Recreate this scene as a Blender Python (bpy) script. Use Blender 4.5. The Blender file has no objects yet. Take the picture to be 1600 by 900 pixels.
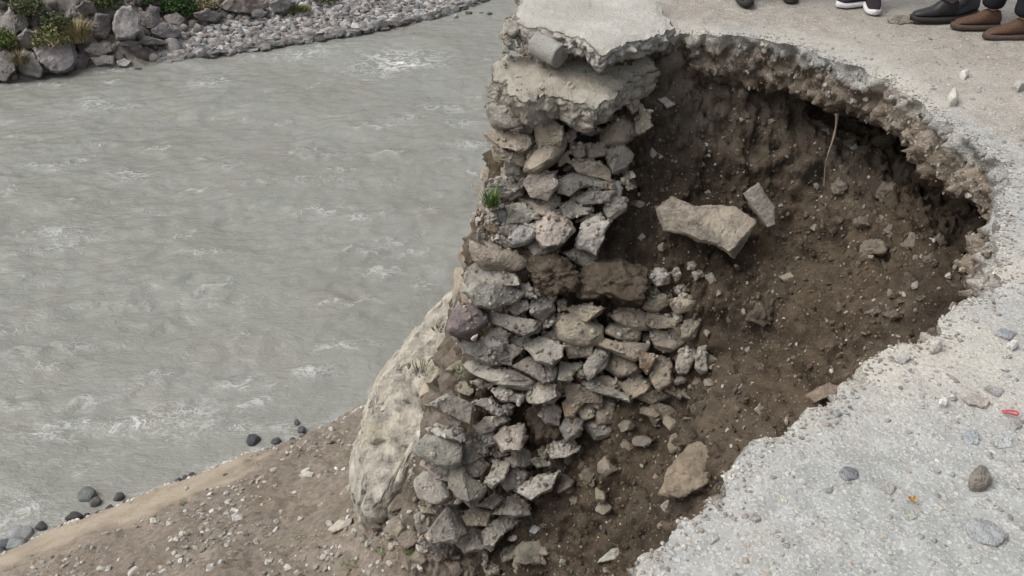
import bpy, bmesh, math, random
import numpy as np
from mathutils import Vector, Matrix
from mathutils.bvhtree import BVHTree
from mathutils.geometry import delaunay_2d_cdt

S = bpy.context.scene
COL = S.collection
random.seed(7)
RNG = np.random.default_rng(11)

# ------------------------------------------------------------------ camera, sky, sun, exposure
CAM_Z, PITCH, FOC = 1.65, math.radians(34.0), 1400.0
cam_d = bpy.data.cameras.new('camera')
cam = bpy.data.objects.new('camera', cam_d)
COL.objects.link(cam)
cam.location = (0, 0, CAM_Z)
cam.rotation_euler = (math.radians(90) - PITCH, 0, 0)
cam_d.sensor_width = 36.0
cam_d.lens = FOC / 1600.0 * 36.0
cam_d.clip_start, cam_d.clip_end = 0.05, 1500.0
S.camera = cam

SUN_EL, SUN_AZ = math.radians(58), math.radians(-98)     # azimuth measured from +Y towards +X
W = bpy.data.worlds.new('World')
S.world = W
W.use_nodes = True
nt = W.node_tree
nt.nodes.clear()
sky = nt.nodes.new('ShaderNodeTexSky')
sky.sky_type = 'NISHITA'
sky.sun_disc = False
sky.sun_elevation = SUN_EL
sky.sun_rotation = SUN_AZ
sky.dust_density = 6.0
sky.air_density = 1.2
hs = nt.nodes.new('ShaderNodeHueSaturation')
hs.inputs['Saturation'].default_value = 0.34
hs.inputs['Value'].default_value = 1.0
bgn = nt.nodes.new('ShaderNodeBackground')
bgn.inputs['Strength'].default_value = 0.15
wo = nt.nodes.new('ShaderNodeOutputWorld')
nt.links.new(sky.outputs[0], hs.inputs['Color'])
nt.links.new(hs.outputs[0], bgn.inputs['Color'])
nt.links.new(bgn.outputs[0], wo.inputs['Surface'])
sun_d = bpy.data.lights.new('sun', 'SUN')
sun_d.energy = 0.7
sun_d.angle = math.radians(45)
sun_d.color = (1.0, 0.985, 0.955)
sun = bpy.data.objects.new('sun', sun_d)
COL.objects.link(sun)
sd = Vector((math.sin(SUN_AZ) * math.cos(SUN_EL), math.cos(SUN_AZ) * math.cos(SUN_EL), math.sin(SUN_EL)))
sun.rotation_euler = sd.to_track_quat('Z', 'Y').to_euler()
sun.location = (0, 0, 30)
S.view_settings.view_transform = 'Standard'
S.view_settings.look = 'None'
S.view_settings.exposure = 0.45
S.view_settings.gamma = 1.0
S.render.engine = 'CYCLES'

# ------------------------------------------------------------------ projection helpers
CP, SP = math.cos(PITCH), math.sin(PITCH)
EYE = np.array([0.0, 0.0, CAM_Z])


def ray(u, v):
    a, b = (u - 800.0) / FOC, (v - 450.0) / FOC
    return np.array([a, CP - b * SP, -SP - b * CP])


def at_z(u, v, z):
    d = ray(u, v)
    return EYE + d * ((z - CAM_Z) / d[2])


def at_y(u, v, y):
    d = ray(u, v)
    return EYE + d * (y / d[1])


# ------------------------------------------------------------------ noise
_perm = np.random.default_rng(5).permutation(256)
_perm = np.concatenate([_perm, _perm, _perm])
_g = np.random.default_rng(6).normal(size=(256, 3))
_g /= np.linalg.norm(_g, axis=1)[:, None]


def perlin(P):
    I = np.floor(P).astype(np.int64)
    F = P - I
    I &= 255
    U = F * F * F * (F * (F * 6 - 15) + 10)
    out = 0
    for dx in (0, 1):
        wx = U[:, 0] if dx else 1 - U[:, 0]
        px = _perm[(I[:, 0] + dx) & 255]
        for dy in (0, 1):
            wy = U[:, 1] if dy else 1 - U[:, 1]
            py = _perm[px + ((I[:, 1] + dy) & 255)]
            for dz in (0, 1):
                wz = U[:, 2] if dz else 1 - U[:, 2]
                g = _g[_perm[py + ((I[:, 2] + dz) & 255)] & 255]
                dot = g[:, 0] * (F[:, 0] - dx) + g[:, 1] * (F[:, 1] - dy) + g[:, 2] * (F[:, 2] - dz)
                out = out + wx * wy * wz * dot
    return out * 1.6


def fbm(P, f, octv=4, seed=0, gain=0.5, billow=False, lac=2.03):
    P = np.asarray(P, float) * f + seed * 17.31 + 0.37
    a, s = 1.0, 0.0
    for _ in range(octv):
        n = perlin(P)
        s = s + a * ((np.abs(n) * 2 - 0.6) if billow else n)
        P = P * lac + 3.7
        a *= gain
    return s


def smooth(a, b, x):
    t = np.clip((x - a) / (b - a), 0, 1)
    return t * t * (3 - 2 * t)


# ------------------------------------------------------------------ mesh helpers
def mesh_np(name, V, F, mat=None, smooth_shade=True, col=None, attrs=None):
    V = np.asarray(V, np.float32)
    F = np.asarray(F, np.int32)
    k = F.shape[1]
    me = bpy.data.meshes.new(name)
    me.vertices.add(len(V))
    me.vertices.foreach_set('co', V.ravel())
    me.loops.add(F.size)
    me.loops.foreach_set('vertex_index', F.ravel())
    me.polygons.add(len(F))
    me.polygons.foreach_set('loop_start', np.arange(0, F.size, k, dtype=np.int32))
    me.polygons.foreach_set('use_smooth', np.full(len(F), smooth_shade))
    me.update(calc_edges=True)
    me.validate()
    if col is not None:
        a = me.attributes.new('tint', 'FLOAT_COLOR', 'POINT')
        c = np.ones((len(V), 4), np.float32)
        c[:, :3] = col
        a.data.foreach_set('color', c.ravel())
    for kk, vv in (attrs or {}).items():
        a = me.attributes.new(kk, 'FLOAT', 'POINT')
        a.data.foreach_set('value', np.asarray(vv, np.float32))
    if mat:
        me.materials.append(mat)
        if k == 3 and smooth_shade and col is None and mat.name in ('rock', 'rock.001', 'far_rock', 'bedrock', 'wet_rock'):
            me.set_sharp_from_angle(angle=math.radians(32))
    return me


def link(name, me, parent=None, loc=None, color=None, rot=None, scale=None):
    o = bpy.data.objects.new(name, me)
    COL.objects.link(o)
    if parent:
        o.parent = parent
    if loc is not None:
        o.location = [float(q) for q in loc]
    if rot is not None:
        o.rotation_euler = rot
    if scale is not None:
        o.scale = scale
    if color is not None:
        o.color = (color[0], color[1], color[2], 1)
    return o


def tag(o, label=None, cat=None, group=None, kind=None):
    if label:
        o['label'] = label
    if cat:
        o['category'] = cat
    if group:
        o['group'] = group
    if kind:
        o['kind'] = kind
    return o


def empty(name, loc):
    o = bpy.data.objects.new(name, None)
    COL.objects.link(o)
    o.location = loc
    o.empty_display_size = 0.1
    return o


ICO = {}
for sub in (1, 2, 3, 4, 5, 6):
    b = bmesh.new()
    bmesh.ops.create_icosphere(b, subdivisions=sub, radius=1.0)
    b.verts.ensure_lookup_table()
    ICO[sub] = (np.array([v.co[:] for v in b.verts]), np.array([[q.index for q in f.verts] for f in b.faces]))
    b.free()

# ------------------------------------------------------------------ materials


class NT:
    def __init__(self, name):
        self.m = bpy.data.materials.new(name)
        self.m.use_nodes = True
        self.t = self.m.node_tree
        self.t.nodes.clear()
        self.out = self.n('ShaderNodeOutputMaterial')
        self.b = self.n('ShaderNodeBsdfPrincipled')
        self.l(self.b.outputs[0], self.out.inputs['Surface'])

    def n(self, kind, **kw):
        x = self.t.nodes.new(kind)
        for k, v in kw.items():
            setattr(x, k, v)
        return x

    def l(self, a, b):
        self.t.links.new(a, b)

    def put(self, sock, val):
        if hasattr(val, 'is_output'):
            self.l(val, sock)
        elif isinstance(val, (tuple, list)) and len(val) == 3 and sock.type == 'RGBA':
            sock.default_value = (*val, 1)
        else:
            sock.default_value = val

    def noise(self, scale, detail=4, rough=0.55, vec=None, dist=0.0):
        x = self.n('ShaderNodeTexNoise')
        x.inputs['Scale'].default_value = scale
        x.inputs['Detail'].default_value = detail
        x.inputs['Roughness'].default_value = rough
        x.inputs['Distortion'].default_value = dist
        if vec is not None:
            self.l(vec, x.inputs['Vector'])
        return x.outputs[0]

    def vor(self, scale, vec=None, feature='F1', out='Distance', rnd=1.0):
        x = self.n('ShaderNodeTexVoronoi', feature=feature)
        x.inputs['Scale'].default_value = scale
        x.inputs['Randomness'].default_value = rnd
        if vec is not None:
            self.l(vec, x.inputs['Vector'])
        return x.outputs[out]

    def ramp(self, fac, a, b, lo=0.0, hi=1.0):
        x = self.n('ShaderNodeMapRange', interpolation_type='SMOOTHSTEP')
        self.l(fac, x.inputs[0])
        x.inputs[1].default_value, x.inputs[2].default_value = a, b
        x.inputs[3].default_value, x.inputs[4].default_value = lo, hi
        return x.outputs[0]

    def mix(self, fac, a, b, blend='MIX'):
        x = self.n('ShaderNodeMix', data_type='RGBA', blend_type=blend)
        self.put(x.inputs[0], fac)
        self.put(x.inputs[6], a)
        self.put(x.inputs[7], b)
        return x.outputs[2]

    def math(self, op, a, b=0.0):
        x = self.n('ShaderNodeMath', operation=op)
        self.put(x.inputs[0], a)
        self.put(x.inputs[1], b)
        return x.outputs[0]

    def attr(self, name, out='Fac'):
        x = self.n('ShaderNodeAttribute')
        x.attribute_name = name
        return x.outputs[out]

    def pos(self):
        return self.n('ShaderNodeNewGeometry').outputs['Position']

    def bump(self, h, strength=0.5, dist=0.01, normal=None):
        x = self.n('ShaderNodeBump')
        x.inputs['Strength'].default_value = strength
        x.inputs['Distance'].default_value = dist
        self.l(h, x.inputs['Height'])
        if normal is not None:
            self.l(normal, x.inputs['Normal'])
        return x.outputs[0]

    def done(self, base, rough=0.9, normal=None, spec=0.3):
        self.put(self.b.inputs['Base Color'], base)
        self.put(self.b.inputs['Roughness'], rough)
        self.b.inputs['Specular IOR Level'].default_value = spec
        if normal is not None:
            self.l(normal, self.b.inputs['Normal'])
        return self.m


def rock_material(name, dust=(0.34, 0.30, 0.25), dusty=0.5, rough=0.9, spec=0.3, use_attr=False, scale=1.0, streak=False):
    t = NT(name)
    oi = t.n('ShaderNodeObjectInfo')
    p = t.pos()
    base = t.attr('tint', 'Color') if use_attr else oi.outputs['Color']
    m1 = t.noise(9 * scale, 5, 0.62, p)
    m2 = t.noise(55 * scale, 4, 0.6, p)
    m3 = t.noise(230 * scale, 2, 0.6, p)
    c = t.mix(t.ramp(m1, 0.32, 0.68), t.mix(1.0, base, (0.66, 0.66, 0.67), 'MULTIPLY'), t.mix(1.0, base, (1.22, 1.2, 1.16), 'MULTIPLY'))
    c = t.mix(t.ramp(m2, 0.56, 0.74, 0, dusty), c, dust)
    c = t.mix(t.ramp(m3, 0.62, 0.76, 0, 0.5), c, (0.42, 0.41, 0.38))
    c = t.mix(t.ramp(m3, 0.40, 0.28, 0, 0.55), c, (0.06, 0.055, 0.05))
    h = t.math('ADD', t.math('MULTIPLY', m2, 0.9), t.math('ADD', t.math('MULTIPLY', m3, 0.3), t.math('MULTIPLY', t.noise(24 * scale, 5, .65, p), 0.9)))
    if streak:
        mp = t.n('ShaderNodeMapping')
        mp.inputs['Rotation'].default_value = (0.0, math.radians(-38), math.radians(14))
        mp.inputs['Scale'].default_value = (7, 2.2, .8)
        t.l(p, mp.inputs['Vector'])
        s1 = t.noise(1.0, 6, 0.62, mp.outputs[0], 0.8)
        c = t.mix(t.ramp(s1, 0.3, 0.5, 0.25, 0.9), t.mix(1.0, c, (0.76, 0.77, 0.78), 'MULTIPLY'), c)
        c = t.mix(t.ramp(t.noise(1.7, 3, 0.5, p), 0.52, 0.66, 0, 0.55), c, (0.40, 0.35, 0.26))
        h = t.math('ADD', h, t.math('MULTIPLY', s1, 1.6))
    nrm = t.bump(h, 0.95, 0.022)
    return t.done(c, rough, nrm, spec)


M = {}
M['rock'] = rock_material('rock')
M['rock_wet'] = rock_material('wet_rock', dusty=0.05, rough=0.35, spec=0.5)
M['outcrop'] = rock_material('bedrock', dusty=0.35, streak=True)
M['rock_far'] = rock_material('far_rock', dusty=0.35, scale=0.35)
M['pebble'] = rock_material('pebble', use_attr=True, dusty=0.25)
M['cobble'] = rock_material('cobble', use_attr=True, dusty=0.2, scale=0.5)


def soil_material():
    t = NT('soil')
    p = t.pos()
    dry = t.attr('dry')
    sand = t.attr('sand')
    n1 = t.noise(2.2, 5, 0.6, p)
    n2 = t.noise(16, 5, 0.65, p)
    n3 = t.noise(95, 4, 0.65, p)
    wet = t.mix(t.ramp(n2, 0.3, 0.7), (0.050, 0.036, 0.023), (0.106, 0.080, 0.054))
    wet = t.mix(t.ramp(n1, 0.45, 0.7, 0, 0.7), wet, (0.105, 0.083, 0.060))
    wet = t.mix(t.ramp(t.noise(1.15, 4, .6, p, .4), 0.46, 0.58, 0, 0.75), wet, (0.044, 0.033, 0.023))
    dr = t.mix(t.ramp(n2, 0.3, 0.7), (0.18, 0.15, 0.12), (0.29, 0.25, 0.205))
    dr = t.mix(t.ramp(n1, 0.5, 0.7, 0, 0.5), dr, (0.17, 0.125, 0.09))
    c = t.mix(dry, wet, dr)
    sd_ = t.mix(t.ramp(t.noise(3.0, 4, 0.6, p), 0.35, 0.65), (0.30, 0.25, 0.185), (0.38, 0.325, 0.25))
    c = t.mix(sand, c, sd_)
    # pale grit
    v = t.n('ShaderNodeTexVoronoi')
    v.inputs['Scale'].default_value = 85
    t.l(p, v.inputs['Vector'])
    sep = t.n('ShaderNodeSeparateColor')
    t.l(v.outputs['Color'], sep.inputs[0])
    grit = t.math('MULTIPLY', t.ramp(sep.outputs[0], 0.90, 0.95), t.ramp(v.outputs['Distance'], 0.42, 0.30))
    grit = t.math('MULTIPLY', grit, t.math('SUBTRACT', 1.0, t.math('MULTIPLY', sand, 0.9)))
    gc = t.mix(sep.outputs[1], (0.20, 0.165, 0.13), (0.40, 0.36, 0.31))
    c = t.mix(t.math('MULTIPLY', grit, 0.8), c, gc)
    c = t.mix(t.ramp(n3, 0.58, 0.75, 0, 0.35), c, (0.30, 0.25, 0.20))
    h = t.math('ADD', t.math('MULTIPLY', n2, 1.6), t.math('ADD', n3, t.math('MULTIPLY', grit, 0.7)))
    return t.done(c, 0.88, t.bump(h, 0.9, 0.016), 0.25)


M['soil'] = soil_material()


def road_material(name='road', edge=False):
    t = NT(name)
    p = t.pos()
    n1 = t.noise(1.1, 4, 0.55, p)
    n2 = t.noise(14, 5, 0.6, p)
    n3 = t.noise(120, 3, 0.6, p)
    grey = t.mix(t.ramp(n2, 0.3, 0.7), (0.25, 0.254, 0.24), (0.335, 0.34, 0.325))
    grey = t.mix(t.ramp(n1, 0.42, 0.62, 0, 0.75), grey, (0.42, 0.385, 0.325))
    grey = t.mix(t.ramp(t.noise(2.6, 5, .65, p), 0.54, 0.68, 0, 0.55), grey, (0.30, 0.292, 0.27))
    dirt = t.mix(t.ramp(n2, 0.3, 0.7), (0.20, 0.178, 0.146), (0.285, 0.258, 0.218))
    dirt = t.mix(t.ramp(n1, 0.45, 0.62, 0, 0.6), dirt, (0.325, 0.302, 0.265))
    c = t.mix(t.attr('dirt'), grey, dirt)
    v = t.n('ShaderNodeTexVoronoi')
    v.inputs['Scale'].default_value = 62
    t.l(p, v.inputs['Vector'])
    sep = t.n('ShaderNodeSeparateColor')
    t.l(v.outputs['Color'], sep.inputs[0])
    g = t.math('MULTIPLY', t.ramp(sep.outputs[0], 0.45, 0.55), t.ramp(v.outputs['Distance'], 0.5, 0.36))
    gc = t.mix(sep.outputs[1], (0.20, 0.20, 0.195), (0.58, 0.57, 0.53))
    gc = t.mix(t.ramp(sep.outputs[2], 0.75, 0.8, 0, 0.6), gc, (0.36, 0.29, 0.23))
    c = t.mix(t.math('MULTIPLY', g, t.ramp(n1, 0.35, 0.6, 0.5, 0.15)), c, gc)
    v2 = t.n('ShaderNodeTexVoronoi')
    v2.inputs['Scale'].default_value = 190
    t.l(p, v2.inputs['Vector'])
    sep2 = t.n('ShaderNodeSeparateColor')
    t.l(v2.outputs['Color'], sep2.inputs[0])
    c = t.mix(t.ramp(sep2.outputs[0], 0.72, 0.8, 0, 0.32), c, (0.15, 0.145, 0.135))
    c = t.mix(t.ramp(sep2.outputs[1], 0.78, 0.84, 0, 0.35), c, (0.56, 0.555, 0.53))
    h = t.math('ADD', t.math('MULTIPLY', g, 0.5), t.math('ADD', t.math('MULTIPLY', n3, 0.8), t.math('MULTIPLY', n2, 0.8)))
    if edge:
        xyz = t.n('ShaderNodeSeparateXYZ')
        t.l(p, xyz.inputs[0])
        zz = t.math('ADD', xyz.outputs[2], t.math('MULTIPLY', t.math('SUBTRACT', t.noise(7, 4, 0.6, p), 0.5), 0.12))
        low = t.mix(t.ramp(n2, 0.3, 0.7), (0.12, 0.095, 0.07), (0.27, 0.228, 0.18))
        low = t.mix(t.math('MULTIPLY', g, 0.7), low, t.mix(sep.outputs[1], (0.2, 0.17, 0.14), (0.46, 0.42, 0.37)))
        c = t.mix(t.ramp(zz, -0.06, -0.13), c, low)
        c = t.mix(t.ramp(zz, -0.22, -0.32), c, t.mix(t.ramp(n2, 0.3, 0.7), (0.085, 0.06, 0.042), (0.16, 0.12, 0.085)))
    return t.done(c, 0.92, t.bump(h, 0.7, 0.005 if not edge else 0.016), 0.2)


M['road'] = road_material()
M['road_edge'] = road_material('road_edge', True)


def concrete_material(name, a, b, c2):
    t = NT(name)
    p = t.pos()
    n1 = t.noise(5, 5, 0.6, p)
    n2 = t.noise(45, 4, 0.65, p)
    n3 = t.noise(180, 2, 0.6, p)
    c = t.mix(t.ramp(n1, 0.3, 0.7), a, b)
    c = t.mix(t.ramp(n2, 0.55, 0.72, 0, 0.6), c, c2)
    c = t.mix(t.ramp(t.noise(1.6, 4, .6, p), 0.5, 0.68, 0, 0.45), c, c2)
    c = t.mix(t.ramp(n3, 0.62, 0.74, 0, 0.6), c, (0.20, 0.175, 0.14))
    h = t.math('ADD', t.math('MULTIPLY', n2, 1.2), t.math('MULTIPLY', n3, 0.5))
    return t.done(c, 0.93, t.bump(h, 0.9, 0.02), 0.2)


M['slab'] = concrete_material('slab_concrete', (0.45, 0.43, 0.385), (0.57, 0.555, 0.51), (0.39, 0.36, 0.31))
M['cap'] = concrete_material('lime_concrete', (0.40, 0.365, 0.30), (0.53, 0.50, 0.43), (0.31, 0.27, 0.22))
M['core'] = concrete_material('core_concrete', (0.38, 0.38, 0.35), (0.46, 0.46, 0.43), (0.30, 0.29, 0.26))


def water_material():
    t = NT('river_water')
    p = t.pos()
    mp = t.n('ShaderNodeMapping')
    mp.inputs['Rotation'].default_value = (0, 0, math.radians(-30))
    mp.inputs['Scale'].default_value = (0.75, 1.15, 1.0)
    t.l(p, mp.inputs['Vector'])
    q = mp.outputs[0]
    foam = t.attr('foam')
    mp3 = t.n('ShaderNodeMapping')
    mp3.inputs['Rotation'].default_value = (0, 0, math.radians(-12))
    mp3.inputs['Scale'].default_value = (0.6, 1.5, 1.0)
    t.l(p, mp3.inputs['Vector'])
    big = t.noise(0.5, 5, 0.6, q)
    base = t.mix(t.ramp(big, 0.35, 0.65), (0.192, 0.195, 0.171), (0.212, 0.216, 0.194))
    base = t.mix(t.ramp(t.noise(1.0, 4, 0.55, q, 0.2), 0.5, 0.7, 0, 0.4), base, (0.182, 0.168, 0.138))
    base = t.mix(t.ramp(t.noise(4.5, 4, 0.6, mp3.outputs[0], 0.4), 0.56, 0.70, 0, 0.5), base, (0.165, 0.150, 0.120))
    base = t.mix(t.ramp(t.noise(5.5, 4, 0.6, mp3.outputs[0], 0.4), 0.58, 0.72, 0, 0.4), base, (0.26, 0.262, 0.245))
    # lacy foam: thin ridges of a distorted noise
    r1 = t.math('ABSOLUTE', t.math('SUBTRACT', t.noise(2.2, 6, 0.6, q, 0.5), 0.5))
    r2 = t.math('ABSOLUTE', t.math('SUBTRACT', t.noise(5.0, 5, 0.6, q, 0.3), 0.5))
    lace = t.math('MAXIMUM', t.ramp(r1, 0.038, 0.008), t.ramp(r2, 0.032, 0.004, 0, 0.9))
    speck = t.ramp(t.noise(9, 5, 0.7, q), 0.50, 0.66)
    k = t.math('ADD', t.math('MULTIPLY', foam, 0.95), t.ramp(t.noise(0.8, 4, 0.6, q, 0.5), 0.58, 0.74, 0.0, 0.30))
    m = t.math('MINIMUM', t.math('MULTIPLY', k, t.math('ADD', t.math('MULTIPLY', lace, 0.9), t.math('MULTIPLY', t.math('MULTIPLY', speck, foam), 0.45))), 1.0)
    c = t.mix(m, base, (0.60, 0.605, 0.59))
    rough = t.math('ADD', 0.20, t.math('MULTIPLY', m, 0.5))
    mp2 = t.n('ShaderNodeMapping')
    mp2.inputs['Rotation'].default_value = (0, 0, math.radians(-8))
    mp2.inputs['Scale'].default_value = (0.8, 1.3, 1.0)
    t.l(p, mp2.inputs['Vector'])
    w1 = t.math('MULTIPLY', t.noise(2.2, 4, 0.55, mp2.outputs[0], 0.3), 0.5)
    w2 = t.math('MULTIPLY', t.math('ABSOLUTE', t.math('SUBTRACT', t.noise(6.5, 4, 0.6, mp2.outputs[0], 0.3), 0.5)), -1.5)
    h = t.math('ADD', w1, t.math('ADD', t.math('MULTIPLY', w2, 0.25), t.math('MULTIPLY', m, 0.15)))
    t.b.inputs['IOR'].default_value = 1.33
    return t.done(c, rough, t.bump(h, 0.8, 0.13), 0.5)


M['water'] = water_material()


def plain(name, col, rough=0.7, spec=0.3, nscale=60, var=0.25, bump=0.3, bd=0.003):
    t = NT(name)
    n = t.noise(nscale, 4, 0.6, t.pos())
    d = tuple(q * (1 - var) for q in col)
    e = tuple(min(1, q * (1 + var)) for q in col)
    return t.done(t.mix(t.ramp(n, 0.3, 0.7), d, e), rough, t.bump(n, bump, bd), spec)


def leaf_material():
    t = NT('foliage')
    c = t.attr('tint', 'Color')
    return t.done(c, 0.75, None, 0.2)


M['leaf'] = leaf_material()


def far_soil_material():
    t = NT('far_ground')
    p = t.pos()
    n1 = t.noise(0.8, 5, 0.6, p)
    n2 = t.noise(6, 5, 0.65, p)
    c = t.mix(t.ramp(n2, 0.3, 0.7), (0.13, 0.112, 0.095), (0.26, 0.235, 0.21))
    c = t.mix(t.ramp(n1, 0.52, 0.68, 0, 0.5), c, (0.10, 0.10, 0.065))
    return t.done(c, 0.95, t.bump(n2, 0.9, 0.08), 0.2)


M['far_ground'] = far_soil_material()


# ------------------------------------------------------------------ rocks
def softmin_rock(planes, half, sub, p):
    D, F = ICO[sub]
    D = D * half
    N, d = planes
    m = np.maximum(D @ N.T / d, 1e-6)
    mx = m.max(axis=1)
    r = 1.0 / (mx * ((m / mx[:, None]) ** p).sum(axis=1) ** (1.0 / p))
    return D * r[:, None], F


def roughen(V, size, seed, amt=0.05, strata=0.0, bed=(0, 0, 1)):
    n1 = fbm(V / size, 1.6, 2, seed)
    n2 = fbm(V / size, 4.5, 4, seed + 3, .6, True)
    d = V / (np.linalg.norm(V, axis=1)[:, None] + 1e-9)
    V = V + d * (size * amt * (0.55 * n1 + 0.45 * n2))[:, None]
    if strata:
        bed = np.array(bed, float)
        bed /= np.linalg.norm(bed)
        s = (V @ bed) / size * 9 + 1.2 * fbm(V / size, 1.2, 2, seed + 9) + seed
        w = np.abs((s % 1.0) - 0.45)
        V = V - (d - bed * (d @ bed)[:, None]) * (size * strata * smooth(0.0, 0.2, 0.2 - w))[:, None]
    return V


def chip(V, seed, k=26, lo=.84, hi=.98, front=False):
    rng = np.random.default_rng(seed + 4321)
    for _ in range(k):
        n = rng.normal(size=3)
        if front:
            n[2] = .55 + abs(n[2])
        n /= np.linalg.norm(n)
        d = V @ n
        lim = d.max() * rng.uniform(lo, hi)
        e = np.maximum(d - lim, 0)
        V = V - n * (e * .93)[:, None]
    return V


def hull_mesh(P, edge, bevel):
    """crisp broken block: convex hull of P, thin worn edges, faces cut fine enough to be roughened"""
    b = bmesh.new()
    vs = [b.verts.new(tuple(q)) for q in P]
    r_ = bmesh.ops.convex_hull(b, input=vs)
    junk = [v for v in b.verts if not v.link_faces]
    bmesh.ops.delete(b, geom=junk, context='VERTS')
    bmesh.ops.dissolve_limit(b, angle_limit=math.radians(7), verts=b.verts[:], edges=b.edges[:])
    bmesh.ops.bevel(b, geom=b.edges[:], offset=bevel, segments=1, affect='EDGES', clamp_overlap=True)
    bmesh.ops.triangulate(b, faces=b.faces[:])
    for _ in range(5):
        lg = [e for e in b.edges if e.calc_length() > edge]
        if not lg:
            break
        bmesh.ops.subdivide_edges(b, edges=lg, cuts=1)
        bmesh.ops.triangulate(b, faces=[f for f in b.faces if len(f.verts) > 3])
    b.normal_update()
    b.verts.ensure_lookup_table()
    b.verts.index_update()
    V = np.array([v.co[:] for v in b.verts])
    N = np.array([v.normal[:] for v in b.verts])
    F = np.array([[v.index for v in f.verts] for f in b.faces])
    b.free()
    return V, N, F


def worn(V, N, size, seed, amt, strata=0.0, bed=(0, 0, 1)):
    d = amt * size * (.55 * fbm(V / size, 2.2, 2, seed) + .38 * fbm(V / size, 7.0, 3, seed + 3, .6, True))
    if strata:
        bed = np.array(bed, float) / np.linalg.norm(bed)
        w = ((V @ bed) / size * 7 + .8 * fbm(V / size, 1.2, 2, seed + 9) + seed) % 1.0
        d = d - size * strata * smooth(.16, .0, np.abs(w - .45)) * (1 - np.abs(N @ bed))
    return V + N * d[:, None]


def rand_planes(rng, half, k=14):
    N = rng.normal(size=(k, 3))
    N /= np.linalg.norm(N, axis=1)[:, None]
    d = rng.uniform(0.72, 1.0, k) * np.linalg.norm(N * half, axis=1)
    A = np.concatenate([np.eye(3), -np.eye(3)])
    A += rng.normal(0, 0.16, A.shape)
    A /= np.linalg.norm(A, axis=1)[:, None]
    dd = np.linalg.norm(A * half, axis=1) * rng.uniform(0.86, 1.0, 6)
    return np.concatenate([N, A]), np.concatenate([d, dd])


def rock_geo(seed, half, sub=3, p=16, amt=0.05, strata=0.0):
    rng = np.random.default_rng(seed)
    half = np.array(half, float)
    if p > 13:
        P = rng.normal(size=(13, 3))
        P = P / (np.abs(P) ** 3.2).sum(axis=1)[:, None] ** (1 / 3.2) * rng.uniform(.8, 1.05, (13, 1)) * half
        m = float(half.mean())
        V, N, F = hull_mesh(P, m * (.30 if sub > 2 else .8), m * .07)
        return worn(V, N, m * 2, seed % 97, amt * .8, strata), F
    V, F = softmin_rock(rand_planes(rng, half), half, sub, p)
    if p > 10:
        V = chip(V, seed, 12)
    return roughen(V, float(half.mean()) * 2, seed % 97, amt, strata), F


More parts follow.
